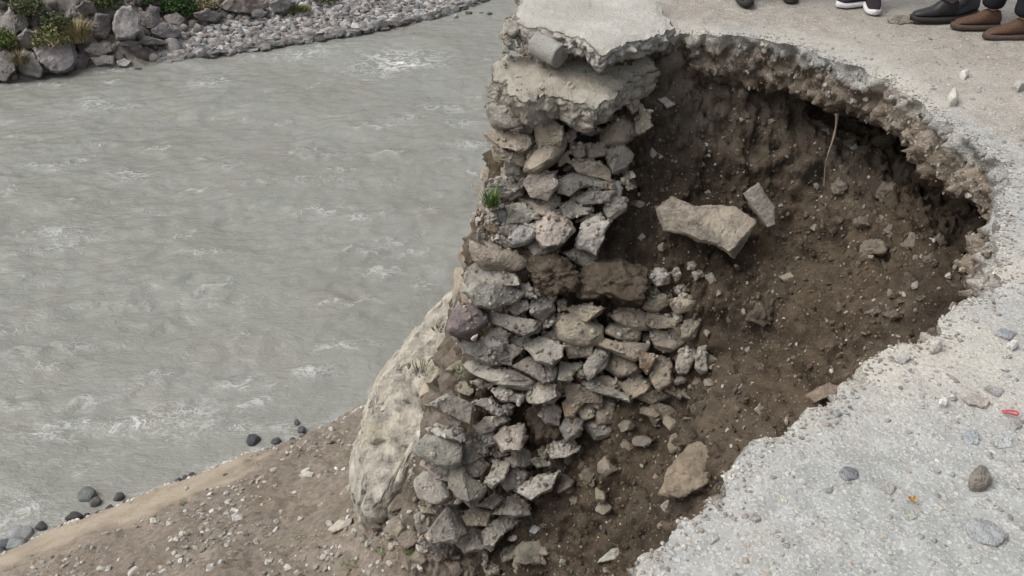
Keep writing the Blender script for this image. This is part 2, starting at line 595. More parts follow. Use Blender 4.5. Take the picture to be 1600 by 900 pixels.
def poly_rock(pts, depth_y=None, dist=None, thick=0.75, sub=4, p=18, amt=0.035, strata=0.0, seed=0, scale=1.02, bedv=(0, 0, 1)):
    """a stone whose outline, seen from the road edge, follows pts (photo pixels); it has its own distance and depth."""
    rng = np.random.default_rng(seed + 100)
    P = np.array(pts, float)
    cu, cv = P.mean(axis=0)
    d = ray(cu, cv)
    t = depth_y / d[1] if depth_y is not None else dist / np.linalg.norm(d)
    C = EYE + d * t
    w = -d / np.linalg.norm(d)                      # towards the viewer
    r = np.cross((0, 0, 1.0), w)
    r /= np.linalg.norm(r)
    up = np.cross(w, r)
    q = []
    for (u, v) in P:
        e = ray(u, v)
        tt = (C - EYE) @ w / (e @ w)
        X = EYE + e * tt - C
        q.append((X @ r, X @ up))
    q = np.array(q) * scale
    ang = np.arctan2(q[:, 1], q[:, 0])
    q = q[np.argsort(ang)]
    if p > 13:                                     # broken stone: each side gets a nick or a corner of its own
        qq = []
        for i_ in range(len(q)):
            a_, b2_ = q[i_], q[(i_ + 1) % len(q)]
            e_ = b2_ - a_
            n_o = np.array([e_[1], -e_[0]])
            qq.append(a_ * rng.uniform(.97, 1.06))
            if np.linalg.norm(e_) > .25 * np.ptp(q, axis=0).max():
                m_ = rng.uniform(.3, .7)
                qq.append(a_ + e_ * m_ + n_o * rng.uniform(-.09, .05))
        q = np.array(qq)
        q = q[np.argsort(np.arctan2(q[:, 1], q[:, 0]))]
    # convex hull
    pts_ = sorted(map(tuple, q))

    def half_hull(ps):
        h = []
        for a in ps:
            while len(h) > 1 and (h[-1][0] - h[-2][0]) * (a[1] - h[-2][1]) - (h[-1][1] - h[-2][1]) * (a[0] - h[-2][0]) <= 0:
                h.pop()
            h.append(a)
        return h
    hull = np.array(half_hull(pts_)[:-1] + half_hull(pts_[::-1])[:-1])
    ext = hull.max(axis=0) - hull.min(axis=0)
    T = thick * (0.35 * ext.max() + 0.65 * ext.min())
    N, dd = [], []
    for i in range(len(hull)):
        a, b_ = hull[i], hull[(i + 1) % len(hull)]
        e = b_ - a
        L = np.linalg.norm(e)
        if L < 1e-5:
            continue
        n2 = np.array([e[1], -e[0]]) / L
        for s in (1, -1):
            tl = rng.uniform(0.02, 0.5)
            n = np.array([n2[0] * math.cos(tl), n2[1] * math.cos(tl), s * math.sin(tl)])
            o = n2 @ a * math.cos(tl) + (0.12 * T * math.sin(tl) if s > 0 else 0.3 * T * math.sin(tl))
            N.append(n)
            dd.append(max(o, 0.004))
    for s in (1, -1):
        for k in range(2 if s > 0 else 1):
            n = np.array([rng.normal(0, 0.3), rng.normal(0.1 * s, 0.35), s * 1.0])
            n /= np.linalg.norm(n)
            N.append(n)
            dd.append(T * 0.5 * rng.uniform(0.8, 1.1))
    half = np.array([ext[0] / 2, ext[1] / 2, T / 2])
    NN = None
    if p > 13:
        t1 = rng.normal(0, .38, 2) + np.array([0, -.10])
        t2 = rng.normal(0, .55, 2)
        cc = q.mean(axis=0)
        P3 = []
        for (x_, y_) in q:
            k1, k2 = rng.uniform(.74, .96), rng.uniform(.7, .9)
            X = np.array([x_, y_]) - cc
            w1 = min(.5 * T + (t1 @ X) * k1, .58 * T + (t2 @ X) * k1)
            P3.append((*(cc + X * k1), float(np.clip(w1, .12 * T, .8 * T))))
            P3.append((x_, y_, T * rng.uniform(-.05, .14)))
            P3.append((*(cc + X * k2), -T * rng.uniform(.4, .55)))
        V, NN, F = hull_mesh(P3, max(float(ext.mean()) / (10 if sub < 5 else 26), .004), float(ext.min()) * .03)
    else:
        V, F = softmin_rock((np.array(N), np.array(dd)), half, sub, p)
    # pull the outline in where the traced outline is hollow
    th = np.linspace(-math.pi, math.pi, 181)

    def radial(poly):
        out = np.zeros_like(th)
        for j, a in enumerate(th):
            dx, dy = math.cos(a), math.sin(a)
            best = 0
            for i in range(len(poly)):
                p1, p2 = poly[i], poly[(i + 1) % len(poly)]
                ex, ey = p2 - p1
                den = dx * ey - dy * ex
                if abs(den) < 1e-12:
                    continue
                tt = (p1[0] * ey - p1[1] * ex) / den
                ss = (p1[0] * dy - p1[1] * dx) / den
                if tt > 0 and -1e-6 <= ss <= 1 + 1e-6:
                    best = max(best, tt)
            out[j] = best
        return out
    f = radial(q) / np.maximum(radial(hull), 1e-6)
    f = np.clip(f, 0.45, 1)
    a = np.arctan2(V[:, 1], V[:, 0])
    V[:, :2] *= np.interp(a, th, f)[:, None]
    B = np.stack([r, up, w])                       # rows: local axes in world
    if NN is None:
        V = chip(V, seed, 5, .86, .97, True)
    sz = float(ext.mean())
    V = V @ B
    if NN is None:
        V = roughen(V, sz, seed % 89, amt, strata, bedv)
    else:
        V = worn(V, NN @ B, sz, seed % 89, amt, strata, bedv)
    return C, V, F, sz


def jit(c, rng, k=0.10):
    m = 1 + rng.normal(0, k)
    return tuple(float(max(0.01, q * m * (1 + rng.normal(0, 0.012)))) for q in c)


def scatter_stuff(name, pts, nrms, sizes, cols, mat, parent=None, sub=1, sink=.3, flat=.7, seed=0):
    rng = np.random.default_rng(seed)
    D, F = ICO[sub]
    n = len(pts)
    nv = len(D)
    Vs = D[None] * np.ones((n, 1, 1))
    # random facets: push along random axes
    for _ in range(3):
        ax = rng.normal(size=(n, 1, 3))
        ax /= np.linalg.norm(ax, axis=2, keepdims=True)
        dt = (Vs * ax).sum(axis=2, keepdims=True)
        lim = rng.uniform(.45, .85, (n, 1, 1))
        Vs = Vs - ax * np.maximum(dt - lim, 0)
    Vs = Vs * (1 + rng.normal(0, .07, (n, nv, 1)))
    sc = np.stack([rng.uniform(.9, 1.5, n), rng.uniform(.7, 1.1, n), rng.uniform(flat * .7, flat * 1.2, n)], axis=1) * np.asarray(sizes)[:, None]
    Vs = Vs * sc[:, None]
    a = rng.uniform(0, 6.28, n)
    nrm = np.asarray(nrms, float)
    t0 = np.cross(nrm, np.c_[np.cos(a), np.sin(a), 0.3 * np.sin(3 * a)])
    t0 /= np.linalg.norm(t0, axis=1)[:, None] + 1e-9
    t1 = np.cross(nrm, t0)
    B = np.stack([t0, t1, nrm], axis=1)
    Vs = np.einsum('nij,njk->nik', Vs, B) + (np.asarray(pts) + nrm * (sc[:, 2] * (1 - 2 * sink) * .8)[:, None])[:, None]
    FF = (F[None] + (np.arange(n) * nv)[:, None, None]).reshape(-1, 3)
    cc = np.repeat(np.asarray(cols), nv, axis=0)
    return link(name, mesh_np(name, Vs.reshape(-1, 3), FF, mat, sub > 1, col=cc), parent)


def pick_cols(pal, n, rng, k=.14):
    pal = np.array(pal)
    return np.clip(pal[rng.integers(0, len(pal), n)] * (1 + rng.normal(0, k, (n, 1))), .02, .8)


# ------------------------------------------------------------------ SETTING: earth slope
WATER_Z = -6.5
ctrl = []
for (u, v, Y) in [
    (960, 120, 4.98), (1050, 110, 5.10), (1150, 110, 5.12), (1230, 130, 5.10),
    (1000, 200, 4.95), (1100, 200, 5.02), (1200, 200, 5.03), (1280, 200, 5.0),
    (1000, 300, 4.82), (1100, 300, 4.85), (1200, 300, 4.85), (1300, 300, 4.7),
    (1000, 400, 4.6), (1100, 420, 4.5), (1200, 400, 4.5), (1300, 400, 4.3),
    (1100, 500, 4.38), (1070, 620, 4.22),
    (800, 200, 4.98), (900, 200, 4.97), (810, 300, 4.9), (900, 300, 4.9), (800, 400, 4.77), (900, 420, 4.66),
    (790, 500, 4.67), (880, 500, 4.70), (980, 500, 4.68), (770, 600, 4.52), (860, 600, 4.54), (980, 600, 4.44),
    (730, 700, 4.42), (800, 700, 4.38), (900, 680, 4.34), (720, 800, 4.29), (780, 800, 4.26), (850, 780, 4.18),
    (720, 880, 4.18), (780, 870, 4.12)]:
    ctrl.append(at_y(u, v, Y + (.04 if u < 1000 and v > 180 else 0)))
for (u, v, z) in [
    (1300, 205, -.66), (1388, 276, -.72), (1436, 345, -.74), (1474, 415, -.74), (1495, 475, -.70),
    (1400, 400, -.85), (1350, 330, -.80), (1250, 450, -1.2), (1400, 500, -.88), (1300, 540, -1.05), (1200, 550, -1.4),
    (1150, 600, -1.65), (1100, 700, -2.0), (1200, 650, -1.6), (1060, 750, -2.2), (1000, 800, -2.6), (950, 720, -2.45),
    (900, 850, -3.05), (1000, 880, -2.9), (800, 890, -3.35)]:
    ctrl.append(at_z(u, v, z))
for y in (1.5, 2.5, 3.3, 4.0, 4.8, 5.6, 6.5):
    ctrl += [(2.45, y, -.84), (2.95, y, -.72), (3.3, y, -.45)] if 2.8 < y < 5 else [(2.45, y, -.5), (3.2, y, -.5)]
for x in (0.25, .7, 1.2, 1.7, 2.1):
    ctrl += [(x, 5.5, -.50), (x, 6.4, -.45)]
ctrl += [(1, 9, -.45), (3, 9, -.45), (2.5, 0, -.45), (1.6, 2.0, -.9), (.9, 2.6, -2.05), (1.0, 1.3, -1.0), (.3, 2.0, -3.0),
         (.2, 1.0, -2.4), (-.1, 0, -2.0), (-.8, 2.5, -3.6), (-.6, 1, -3.3), (-1.5, 0, -3.5), (.6, 0, -.6), (1.2, 0, -.45), (.7, .6, -.6),
         (.06, 5.4, -.3), (.12, 6, -.3), (.25, 7, -.3), (.5, 8, -.4), (-.75, 5.2, -3.4), (-.75, 6, -3.7), (-.6, 7, -4), (-.2, 8, -4.6),
         (-.28, 5.3, -1.8), (-.25, 6, -2), (-.1, 7, -2.2),
         (-1.34, 5.4, -4.3), (-2.9, 5.42, -4.85), (-4.4, 5.77, -5.6), (-.78, 4.3, -3.7), (-2, 4.2, -4.05), (-3.5, 4, -4.6), (-5.5, 4, -5.4),
         (-7, 5, -6.1), (-3.5, 2, -4.2), (-6, 1, -5.2), (-1.2, 7.6, -5.6), (-2.4, 7.4, -5.75)]
SA = at_z(0, 876, WATER_Z)[:2]
SD = at_z(564, 650, WATER_Z)[:2] - SA
SD = SD / np.linalg.norm(SD)
SN = np.array([SD[1], -SD[0]])                                         # inland
for s in (-6, -3, 0, 2.2, 4.4, 7, 10):
    q = SA + SD * s
    ctrl.append((*q, -6.40))
    ctrl.append((*(q - SN * 1.6), -7.0))
    ctrl.append((*(q - SN * 4), -7.5))
ctrl = np.array(ctrl, float)


def rbf_fit(P):
    X, z = P[:, :2], P[:, 2]
    R = np.linalg.norm(X[:, None] - X[None], axis=2)
    n = len(X)
    A = np.zeros((n + 3, n + 3))
    A[:n, :n] = R - np.eye(n) * 0.02
    A[:n, n] = 1
    A[:n, n + 1:] = X
    A[n, :n] = 1
    A[n + 1:, :n] = X.T
    return np.linalg.solve(A, np.concatenate([z, np.zeros(3)]))


_w = rbf_fit(ctrl)


def h_base(X):
    out = np.empty(len(X))
    for i in range(0, len(X), 40000):
        x = X[i:i + 40000]
        R = np.linalg.norm(x[:, None] - ctrl[None, :, :2], axis=2)
        out[i:i + 40000] = R @ _w[:-3] + _w[-3] + x @ _w[-2:]
    return out


def lines(*segs):
    out = []
    for (a, b, st) in segs:
        out.append(np.arange(a, b - 1e-6, st))
    return np.concatenate(out + [[segs[-1][1]]])


def grid_faces(nx, ny):
    i = np.arange((nx - 1) * (ny - 1))
    a = (i // (ny - 1)) * ny + i % (ny - 1)
    return np.stack([a, a + ny, a + ny + 1, a + 1], axis=1)


gx = lines((-14, -9, .25), (-9, -5.5, .06), (-5.5, -1.2, .032), (-1.2, 2.5, .013), (2.5, 3.1, .03), (3.1, 4.2, .1))
gy = lines((-1, 1.4, .08), (1.4, 5.35, .013), (5.35, 9.4, .034), (9.4, 13, .2))
XX, YY = np.meshgrid(gx, gy, indexing='ij')
XY = np.stack([XX.ravel(), YY.ravel()], axis=1)
hz = h_base(XY)
sdist = (XY - SA) @ SN                                                   # metres inland of the water's edge
wob = 0.15 * fbm(np.c_[XY, XY[:, :1] * 0], 1.6, 4, 2)
hz = hz + 0.10 * smooth(-0.02, 0.05, sdist + wob) - 0.05
VT = np.c_[XY, hz]
G = VT.reshape(len(gx), len(gy), 3)
Nrm = np.cross(np.gradient(G, axis=0), np.gradient(G, axis=1)).reshape(-1, 3)
Nrm /= np.linalg.norm(Nrm, axis=1)[:, None]
pit = smooth(-1.0, -.3, XY[:, 0]) * smooth(6.0, 5.2, XY[:, 1])
sandm = smooth(1.0, .6, sdist + 0.6 * fbm(np.c_[XY, hz * 0], 0.9, 4, 4)) * smooth(-2.95, -3.35, XY[:, 0] + 0.25 * fbm(np.c_[XY, hz * 0], 2.5, 3, 6))
a1 = fbm(VT, 1.7, 3, 1)
a2 = fbm(VT, 6.0, 4, 2, billow=True)
a3 = fbm(VT, 24.0, 3, 3, billow=True)
a4 = np.abs(fbm(VT * np.array([1.5, 1.5, .5]), 2.2, 3, 14))
amp = (0.085 * a1 + 0.05 * a2 + 0.024 * a3 + 0.11 * (0.3 - a4) * pit) * (0.55 + 0.45 * pit)
amp = amp * (1 - 0.92 * sandm)
fade = smooth(3.2, 2.8, XY[:, 0])
VT = VT + Nrm * (amp * fade)[:, None]
dry = 1 - smooth(-1.3, -.35, XY[:, 0] - 0.25 * (XY[:, 1] - 4.2) + 0.5 * fbm(np.c_[XY, hz], 1.1, 3, 8))
dry = np.clip(dry * 0.85 + 0.35 * smooth(-.9, -.3, hz) * smooth(4.6, 5.0, XY[:, 1]) + 0.22 * fbm(np.c_[XY, hz], 1.3, 3, 12), 0, 1)
FT = grid_faces(len(gx), len(gy))
earth = link('earth_slope', mesh_np('earth_slope', VT, FT, M['soil'], attrs={'dry': dry, 'sand': sandm}))
tag(earth, 'brown earth slope of the collapsed pit and the rubble bank', kind='structure')
BVH = BVHTree.FromPolygons([tuple(v) for v in VT.tolist()], FT.tolist())


def cast(u, v):
    d = ray(u, v)
    h = BVH.ray_cast(Vector(EYE), Vector(d / np.linalg.norm(d)))
    return (np.array(h[0]), np.array(h[1]), h[3]) if h[0] is not None else (None, None, None)


def drop(x, y):
    h = BVH.ray_cast(Vector((x, y, 3.0)), Vector((0, 0, -1)))
    return (np.array(h[0]), np.array(h[1])) if h[0] is not None else (None, None)


# ------------------------------------------------------------------ SETTING: road with its broken edge
rim_px = [(1015, 903), (1030, 870), (1048, 832), (1056, 795), (1088, 782), (1098, 765), (1124, 760), (1134, 733), (1185, 702), (1232, 668), (1250, 636),
          (1266, 618), (1300, 604), (1350, 590), (1372, 568), (1402, 541), (1448, 525), (1470, 500), (1500, 481), (1526, 465), (1548, 440),
          (1560, 400), (1558, 350), (1568, 315), (1580, 288), (1566, 258), (1545, 230), (1502, 206), (1460, 182), (1422, 150), (1380, 122),
          (1332, 97), (1280, 78), (1232, 68), (1190, 64), (1140, 54), (1100, 52), (1060, 48), (1010, 58), (960, 58), (910, 42), (860, 22), (826, 4)]
rim = [(-.6, -3), (-.55, -1), (-.5, -.4), (-.25, .3), (.1, .85)] + [tuple(at_z(u, v, 0)[:2]) for u, v in rim_px] + [(.04, 6.0), (.2, 7.0), (.7, 9), (2, 12), (4, 15)]
rim = np.array(rim)
# resample and roughen
L = np.concatenate([[0], np.cumsum(np.linalg.norm(np.diff(rim, axis=0), axis=1))])
si = [0.0]
while si[-1] < L[-1]:
    x_ = np.interp(si[-1], L, rim[:, 1])
    si.append(si[-1] + (0.016 if 1.0 < x_ < 5.9 else 0.15))
si = np.array(si[:-1])
R2 = np.c_[np.interp(si, L, rim[:, 0]), np.interp(si, L, rim[:, 1])]
tan = np.gradient(R2, axis=0)
tan /= np.linalg.norm(tan, axis=1)[:, None]
nin = np.c_[-tan[:, 1], tan[:, 0]]                                       # points into the hole (river side)
R3 = np.c_[R2, R2[:, :1] * 0]
R2 = R2 + nin * (0.05 * fbm(R3, 4, 2, 21) + 0.024 * fbm(R3, 13, 4, 22, .5))[:, None]
nR = len(R2)
XR = np.array([[9, 15], [9, -3]])
poly = np.concatenate([R2, XR])
inner = []


def inside(pt, pl):
    x, y = pt[:, 0], pt[:, 1]
    c = np.zeros(len(pt), bool)
    j = len(pl) - 1
    for i in range(len(pl)):
        xi, yi = pl[i]
        xj, yj = pl[j]
        c ^= ((yi > y) != (yj > y)) & (x < (xj - xi) * (y - yi) / (yj - yi + 1e-15) + xi)
        j = i
    return c


gxr = lines((-.6, 3.6, .03), (3.6, 9, .3))
gyr = lines((-3, 0.8, .2), (0.8, 5.9, .03), (5.9, 15, .3))
A_, B_ = np.meshgrid(gxr, gyr, indexing='ij')
pp = np.c_[A_.ravel(), B_.ravel()]
pp += RNG.uniform(-.008, .008, pp.shape)
pp = pp[inside(pp, poly)]
dm = np.full(len(pp), 9.0)
for i in range(0, len(pp), 4000):
    dm[i:i + 4000] = np.linalg.norm(pp[i:i + 4000, None] - R2[None], axis=2).min(axis=1)
pp = pp[dm > 0.012]
allp = np.concatenate([poly, pp])
edges = [(i, (i + 1) % len(poly)) for i in range(len(poly))]
vo, eo, fo, *_ = delaunay_2d_cdt([Vector(q) for q in allp.tolist()], edges, [list(range(len(poly)))], 1, 1e-6)
RV = np.array([q[:] for q in vo])
RF = np.array([f[:] for f in fo])
de = np.full(len(RV), 9.0)
for i in range(0, len(RV), 4000):
    de[i:i + 4000] = np.linalg.norm(RV[i:i + 4000, None] - R2[None], axis=2).min(axis=1)


def road_z(X, de_):
    X3 = np.c_[X, X[:, :1] * 0]
    z = 0.016 * fbm(X3, 1.6, 3, 31) + 0.006 * fbm(X3, 9, 3, 32) + 0.004 * fbm(X3, 30, 2, 33)
    return z - 0.014 * smooth(.06, 0, de_) * (0.6 + 0.8 * fbm(X3, 7, 2, 35))


def dirt_at(X):
    X3 = np.c_[X, X[:, :1] * 0]
    return np.clip(smooth(2.7, 3.6, X[:, 1] + 0.35 * (X[:, 0] - 2.2) + 0.7 * fbm(X3, 0.9, 3, 36)) * 0.95, 0, 1)


RZ = road_z(RV, de)
drt = dirt_at(RV) * smooth(0.0, 0.35, de + 0.12 * fbm(np.c_[RV, RV[:, :1] * 0], 6, 2, 40))
road = link('road', mesh_np('road', np.c_[RV, RZ], RF, M['road'], attrs={'dirt': drt}))
tag(road, 'pale grey gravel road with a broken edge', kind='structure')
# broken edge: rings going down and back under the road
prof = [(0.0, 0.0), (-.010, .006), (-.022, .008), (-.036, .006), (-.05, .004), (-.065, -.004), (-.08, -.004), (-.095, -.012), (-.11, -.014), (-.125, -.010), (-.14, -.006), (-.155, -.012), (-.17, -.018), (-.185, -.028), (-.20, -.04), (-.215, -.06), (-.23, -.08), (-.245, -.12), (-.26, -.18), (-.28, -.30), (-.29, -.55), (-.29, -1.15)]
rz0 = road_z(R2, np.zeros(nR))
EV = []
for k, (dz, off) in enumerate(prof):
    ledge = .075 * smooth(2.1, 2.6, R2[:, 1]) * smooth(4.5, 3.6, R2[:, 1]) * (R2[:, 0] > 1.2) * min(1.0, -dz / .24)
    q = np.c_[R2 + nin * (off + ledge * (off > -.4))[:, None], rz0 + dz * (1.28 + 0.25 * fbm(R3, 1.8, 2, 44))]
    if k:
        ampk = min(1, k / 4.0)
        dsp = ampk * (0.050 * fbm(q, 6, 3, 41, .6, True) + 0.034 * fbm(q, 19, 4, 42, .65, True)) - 0.01 * ampk
        q[:, :2] += nin * dsp[:, None]
        q[:, 2] += 0.008 * fbm(q, 25, 2, 43)
    EV.append(q)
EV = np.concatenate(EV)
ii = np.arange(nR - 1)
EF = np.concatenate([np.stack([k * nR + ii, k * nR + ii + 1, (k + 1) * nR + ii + 1, (k + 1) * nR + ii], axis=1) for k in range(len(prof) - 1)])
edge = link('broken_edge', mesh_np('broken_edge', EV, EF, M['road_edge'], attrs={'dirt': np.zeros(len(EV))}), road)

# ------------------------------------------------------------------ SETTING: river
fl = math.atan2(2.6, 5.2)
gxw = lines((-90, -20, 2.5), (-20, 8, .065), (8, 90, 2.5))
gyw = lines((2, 5.6, .4), (5.6, 30, .065), (30, 110, 2.5))
XX, YY = np.meshgrid(gxw, gyw, indexing='ij')
WX = np.c_[XX.ravel(), YY.ravel(), np.zeros(XX.size)]
ca, sa = math.cos(fl), math.sin(fl)
A = WX[:, 0] * ca + WX[:, 1] * sa
Bq = -WX[:, 0] * sa + WX[:, 1] * ca
Q = np.c_[A * 0.62, Bq * 1.15, np.zeros(len(A))]
Q2 = np.c_[WX[:, 0] * .78 + WX[:, 1] * .2, WX[:, 1] * 1.22 - WX[:, 0] * .22, np.zeros(len(A))]
wz = 0.085 * fbm(Q, 0.55, 3, 51) + 0.055 * (0.5 - np.abs(fbm(Q2, 1.0, 3, 52))) + 0.042 * (0.5 - np.abs(fbm(Q2, 2.6, 3, 53)))
foam = smooth(0.085, 0.18, wz + 0.05 * fbm(Q, 0.35, 2, 54)) * 0.55
for (u, v, ru, rv, s) in [(632, 95, 62, 16, 1.0), (585, 105, 50, 14, .55), (470, 88, 45, 9, .7), (500, 82, 30, 5, .5), (330, 130, 35, 9, .7), (150, 165, 22, 9, .85),
                          (180, 168, 50, 6, .4), (700, 170, 50, 10, .4), (560, 345, 18, 7, .6), (500, 282, 60, 7, .4), (110, 365, 50, 10, .55), (90, 372, 25, 8, .5),
                          (200, 275, 40, 10, .45), (90, 265, 18, 10, .4), (490, 582, 32, 9, .75), (150, 660, 95, 8, .95), (70, 680, 45, 6, .9), (220, 655, 40, 7, .9),
                          (290, 645, 60, 18, .5), (370, 665, 40, 12, .6), (450, 668, 30, 8, .5), (40, 790, 40, 25, .6), (70, 570, 40, 8, .4), (120, 540, 18, 8, .45),
                          (720, 195, 40, 8, .4), (740, 230, 30, 8, .45), (20, 300, 10, 12, .5), (640, 190, 25, 10, .4), (330, 395, 60, 6, .35), (670, 330, 20, 8, .3)]:
    c = at_z(u, v, WATER_Z)
    du = at_z(u + ru, v, WATER_Z) - c
    dv = at_z(u, v - rv, WATER_Z) - c
    J = np.linalg.inv(np.array([[du[0], dv[0]], [du[1], dv[1]]]))
    dl = (WX[:, :2] - c[:2]) @ J.T
    g = np.exp(-(dl ** 2).sum(axis=1))
    foam = np.maximum(foam, s * g * .8)
    wz = wz + 0.05 * s * g
rw = np.random.default_rng(88)
for _ in range(80):
    u, v = rw.uniform(-30, 800), rw.uniform(70, 860)
    c = at_z(u, v, WATER_Z)[:2]
    if (c - SA) @ SN > -.2:
        continue
    L_, w_ = rw.uniform(.12, .55), rw.uniform(.05, .13)
    a_ = rw.normal(.15, .35)
    dx_, dy_ = WX[:, 0] - c[0], WX[:, 1] - c[1]
    k_ = np.where((np.abs(dx_) < 1.6) & (np.abs(dy_) < 1.6))[0]
    e_ = (dx_[k_] * math.cos(a_) + dy_[k_] * math.sin(a_)) / L_
    f_ = (-dx_[k_] * math.sin(a_) + dy_[k_] * math.cos(a_) + .08 * np.sin(6 * e_)) / w_
    g = np.exp(-e_ ** 2 - f_ ** 2)
    foam[k_] = np.maximum(foam[k_], g * rw.uniform(.25, .65))
    wz[k_] += .035 * g
sw = -((WX[:, :2] - SA) @ SN)
foam = np.maximum(foam, 0.25 * np.exp(-((sw - .1) / .12) ** 2))
calm = smooth(0, 2.5, sw)
wz = wz * (0.35 + 0.65 * calm)
water = link('river', mesh_np('river', np.c_[WX[:, :2], WATER_Z + wz], grid_faces(len(gxw), len(gyw)), M['water'], attrs={'foam': np.clip(foam, 0, 1)}))
tag(water, 'grey silty river with small white crests', kind='structure')

# ------------------------------------------------------------------ SETTING: far bank
fs = np.array([at_z(u, v, WATER_Z)[:2] for u, v in [(0, 128), (60, 119), (130, 107), (200, 104), (250, 99), (300, 90), (400, 76), (500, 62), (600, 43), (680, 25), (740, 8), (780, -4)]])
d0, d1 = fs[0] - fs[3], fs[-1] - fs[-3]
fs = np.concatenate([[fs[0] + d0 * 14], [fs[0] + d0 * 3], fs, [fs[-1] + d1 * 3], [fs[-1] + d1 * 14]])
Lf = np.concatenate([[0], np.cumsum(np.linalg.norm(np.diff(fs, axis=0), axis=1))])
s0, s1 = Lf[2], Lf[-3]
sa_ = lines((0, s0 - 3, 1.5), (s0 - 3, s1 + 3, .10), (s1 + 3, Lf[-1], 1.5))
da = lines((-2.5, 0, .25), (0, 7, .10), (7, 14, .5), (14, 90, 4))
SS, DD = np.meshgrid(sa_, da, indexing='ij')
SS, DD = SS.ravel(), DD.ravel()
nb = np.array([-math.sin(fl), math.cos(fl)])
bx_, by_ = np.interp(SS, Lf, fs[:, 0]), np.interp(SS, Lf, fs[:, 1])
FX = np.c_[bx_ + nb[0] * DD, by_ + nb[1] * DD]
tt = (SS - s0)
cliff = smooth(4.6, 2.2, tt)
gentle = 0.13 * np.clip(DD, -3, 4.2) + 0.55 * np.clip(DD - 4.2, 0, 100) + 0.35 * smooth(2.2, 3.2, DD) * smooth(7.5, 4.5, tt)
steep = 0.95 * np.clip(DD + 0.1, -3, 2.2) + 0.55 * np.clip(DD - 2.2, 0, 200)
FZ = WATER_Z + (1 - cliff) * gentle + cliff * steep
P3 = np.c_[FX, FZ]
FZ = FZ + (0.25 * fbm(P3, .7, 4, 61) + 0.18 * fbm(P3, 2.2, 4, 62, .6, True)) * (0.25 + 0.75 * cliff) * smooth(-.3, .6, DD) + smooth(10, 40, DD) * 3 * fbm(P3, .06, 4, 63)
far = link('far_bank', mesh_np('far_bank', np.c_[FX, FZ], grid_faces(len(sa_), len(da)), M['far_ground']))
tag(far, 'far river bank rising from the shingle', kind='structure')
FBV = BVHTree.FromPolygons([tuple(v) for v in np.c_[FX, FZ].tolist()], grid_faces(len(sa_), len(da)).tolist())


def cast_far(u, v):
    d = ray(u, v)
    h = FBV.ray_cast(Vector(EYE), Vector(d / np.linalg.norm(d)))
    return (np.array(h[0]), h[3]) if h[0] is not None else (None, None)


# valley floor so that nothing opens below the water
vf = mesh_np('valley_floor', [(-400, -200, -9.2), (400, -200, -9.2), (400, 500, -9.2), (-400, 500, -9.2)], [(0, 1, 2, 3)], M['far_ground'])
tag(link('valley_floor', vf), 'stony valley floor under the river', kind='structure')

# ------------------------------------------------------------------ THE RETAINING WALL: stones one by one
wall = empty('retaining_wall', at_y(720, 880, 4.2))
tag(wall, 'broken dry stone retaining wall standing beside the collapsed road pit', 'wall')
bpy.context.view_layer.update()
WLOC = np.array(wall.location)


def yface(v):
    return float(np.interp(v, [60, 150, 300, 450, 600, 750, 880], [5.0, 4.88, 4.75, 4.55, 4.36, 4.2, 4.08]))


GREY, WARM, PALE, DARK, PINK, BLUE, ORNG, TAN, PURP = (.34, .322, .285), (.355, .31, .25), (.46, .44, .40), (.21, .20, .185), (.37, .33, .29), (.28, .285, .28), (.39, .29, .205), (.345, .302, .24), (.20, .165, .17)
# each group: origin, zoom, list of (outline, colour, options)
GA = (700, 0, 4.0, [
    ([(360, 130), (400, 108), (440, 130), (450, 200), (380, 240), (345, 200)], PALE, 'r'),
    ([(365, 215), (400, 205), (420, 240), (390, 265)], PALE, ''), ([(415, 215), (460, 200), (480, 250), (440, 280)], PALE, ''),
    ([(370, 265), (410, 260), (425, 295), (385, 305)], PALE, ''), ([(400, 312), (500, 280), (520, 295), (460, 330)], PALE, ''),
    ([(440, 200), (520, 200), (530, 250), (470, 280)], GREY, ''), ([(635, 370), (665, 365), (678, 390), (645, 395)], PALE, ''),
    ([(345, 200), (400, 235), (380, 330), (340, 330)], GREY, ''), ([(530, 320), (620, 330), (650, 385), (560, 390)], GREY, 'o'), ([(600, 340), (690, 350), (700, 400), (620, 400)], WARM, 'o'), ([(510, 290), (560, 300), (570, 350), (520, 345)], GREY, 'o'), ([(490, 240), (560, 220), (540, 300), (490, 290)], GREY, ''),
    ([(700, 360), (790, 300), (815, 330), (760, 400), (705, 400)], GREY, ''), ([(770, 330), (830, 310), (860, 360), (800, 390)], WARM, ''),
    ([(245, 540), (300, 505), (345, 560), (400, 625), (300, 622), (250, 600)], GREY, 's'),
    ([(248, 670), (300, 632), (480, 650), (520, 700), (480, 770), (400, 800), (300, 790), (252, 730)], GREY, 'r'),
    ([(500, 690), (570, 655), (610, 700), (570, 750), (520, 740)], DARK, ''), ([(470, 790), (520, 765), (545, 800), (520, 840), (480, 830)], DARK, ''),
    ([(600, 660), (700, 670), (720, 760), (640, 740)], DARK, ''),
    ([(780, 690), (830, 665), (870, 715), (800, 765)], PALE, ''), ([(930, 680), (1000, 650), (1000, 700), (950, 730)], TAN, ''),
    ([(740, 840), (790, 810), (800, 860), (770, 900), (740, 880)], GREY, ''), ([(830, 790), (900, 780), (950, 820), (900, 850), (840, 840)], DARK, ''),
    ([(960, 830), (1080, 740), (1160, 780), (1150, 860), (1090, 910), (980, 900)], TAN, 'r'),
    ([(1165, 770), (1200, 680), (1260, 700), (1270, 790), (1200, 840), (1160, 840)], TAN, 'o'), ([(1100, 640), (1190, 620), (1210, 680), (1150, 720)], TAN, ''),
])
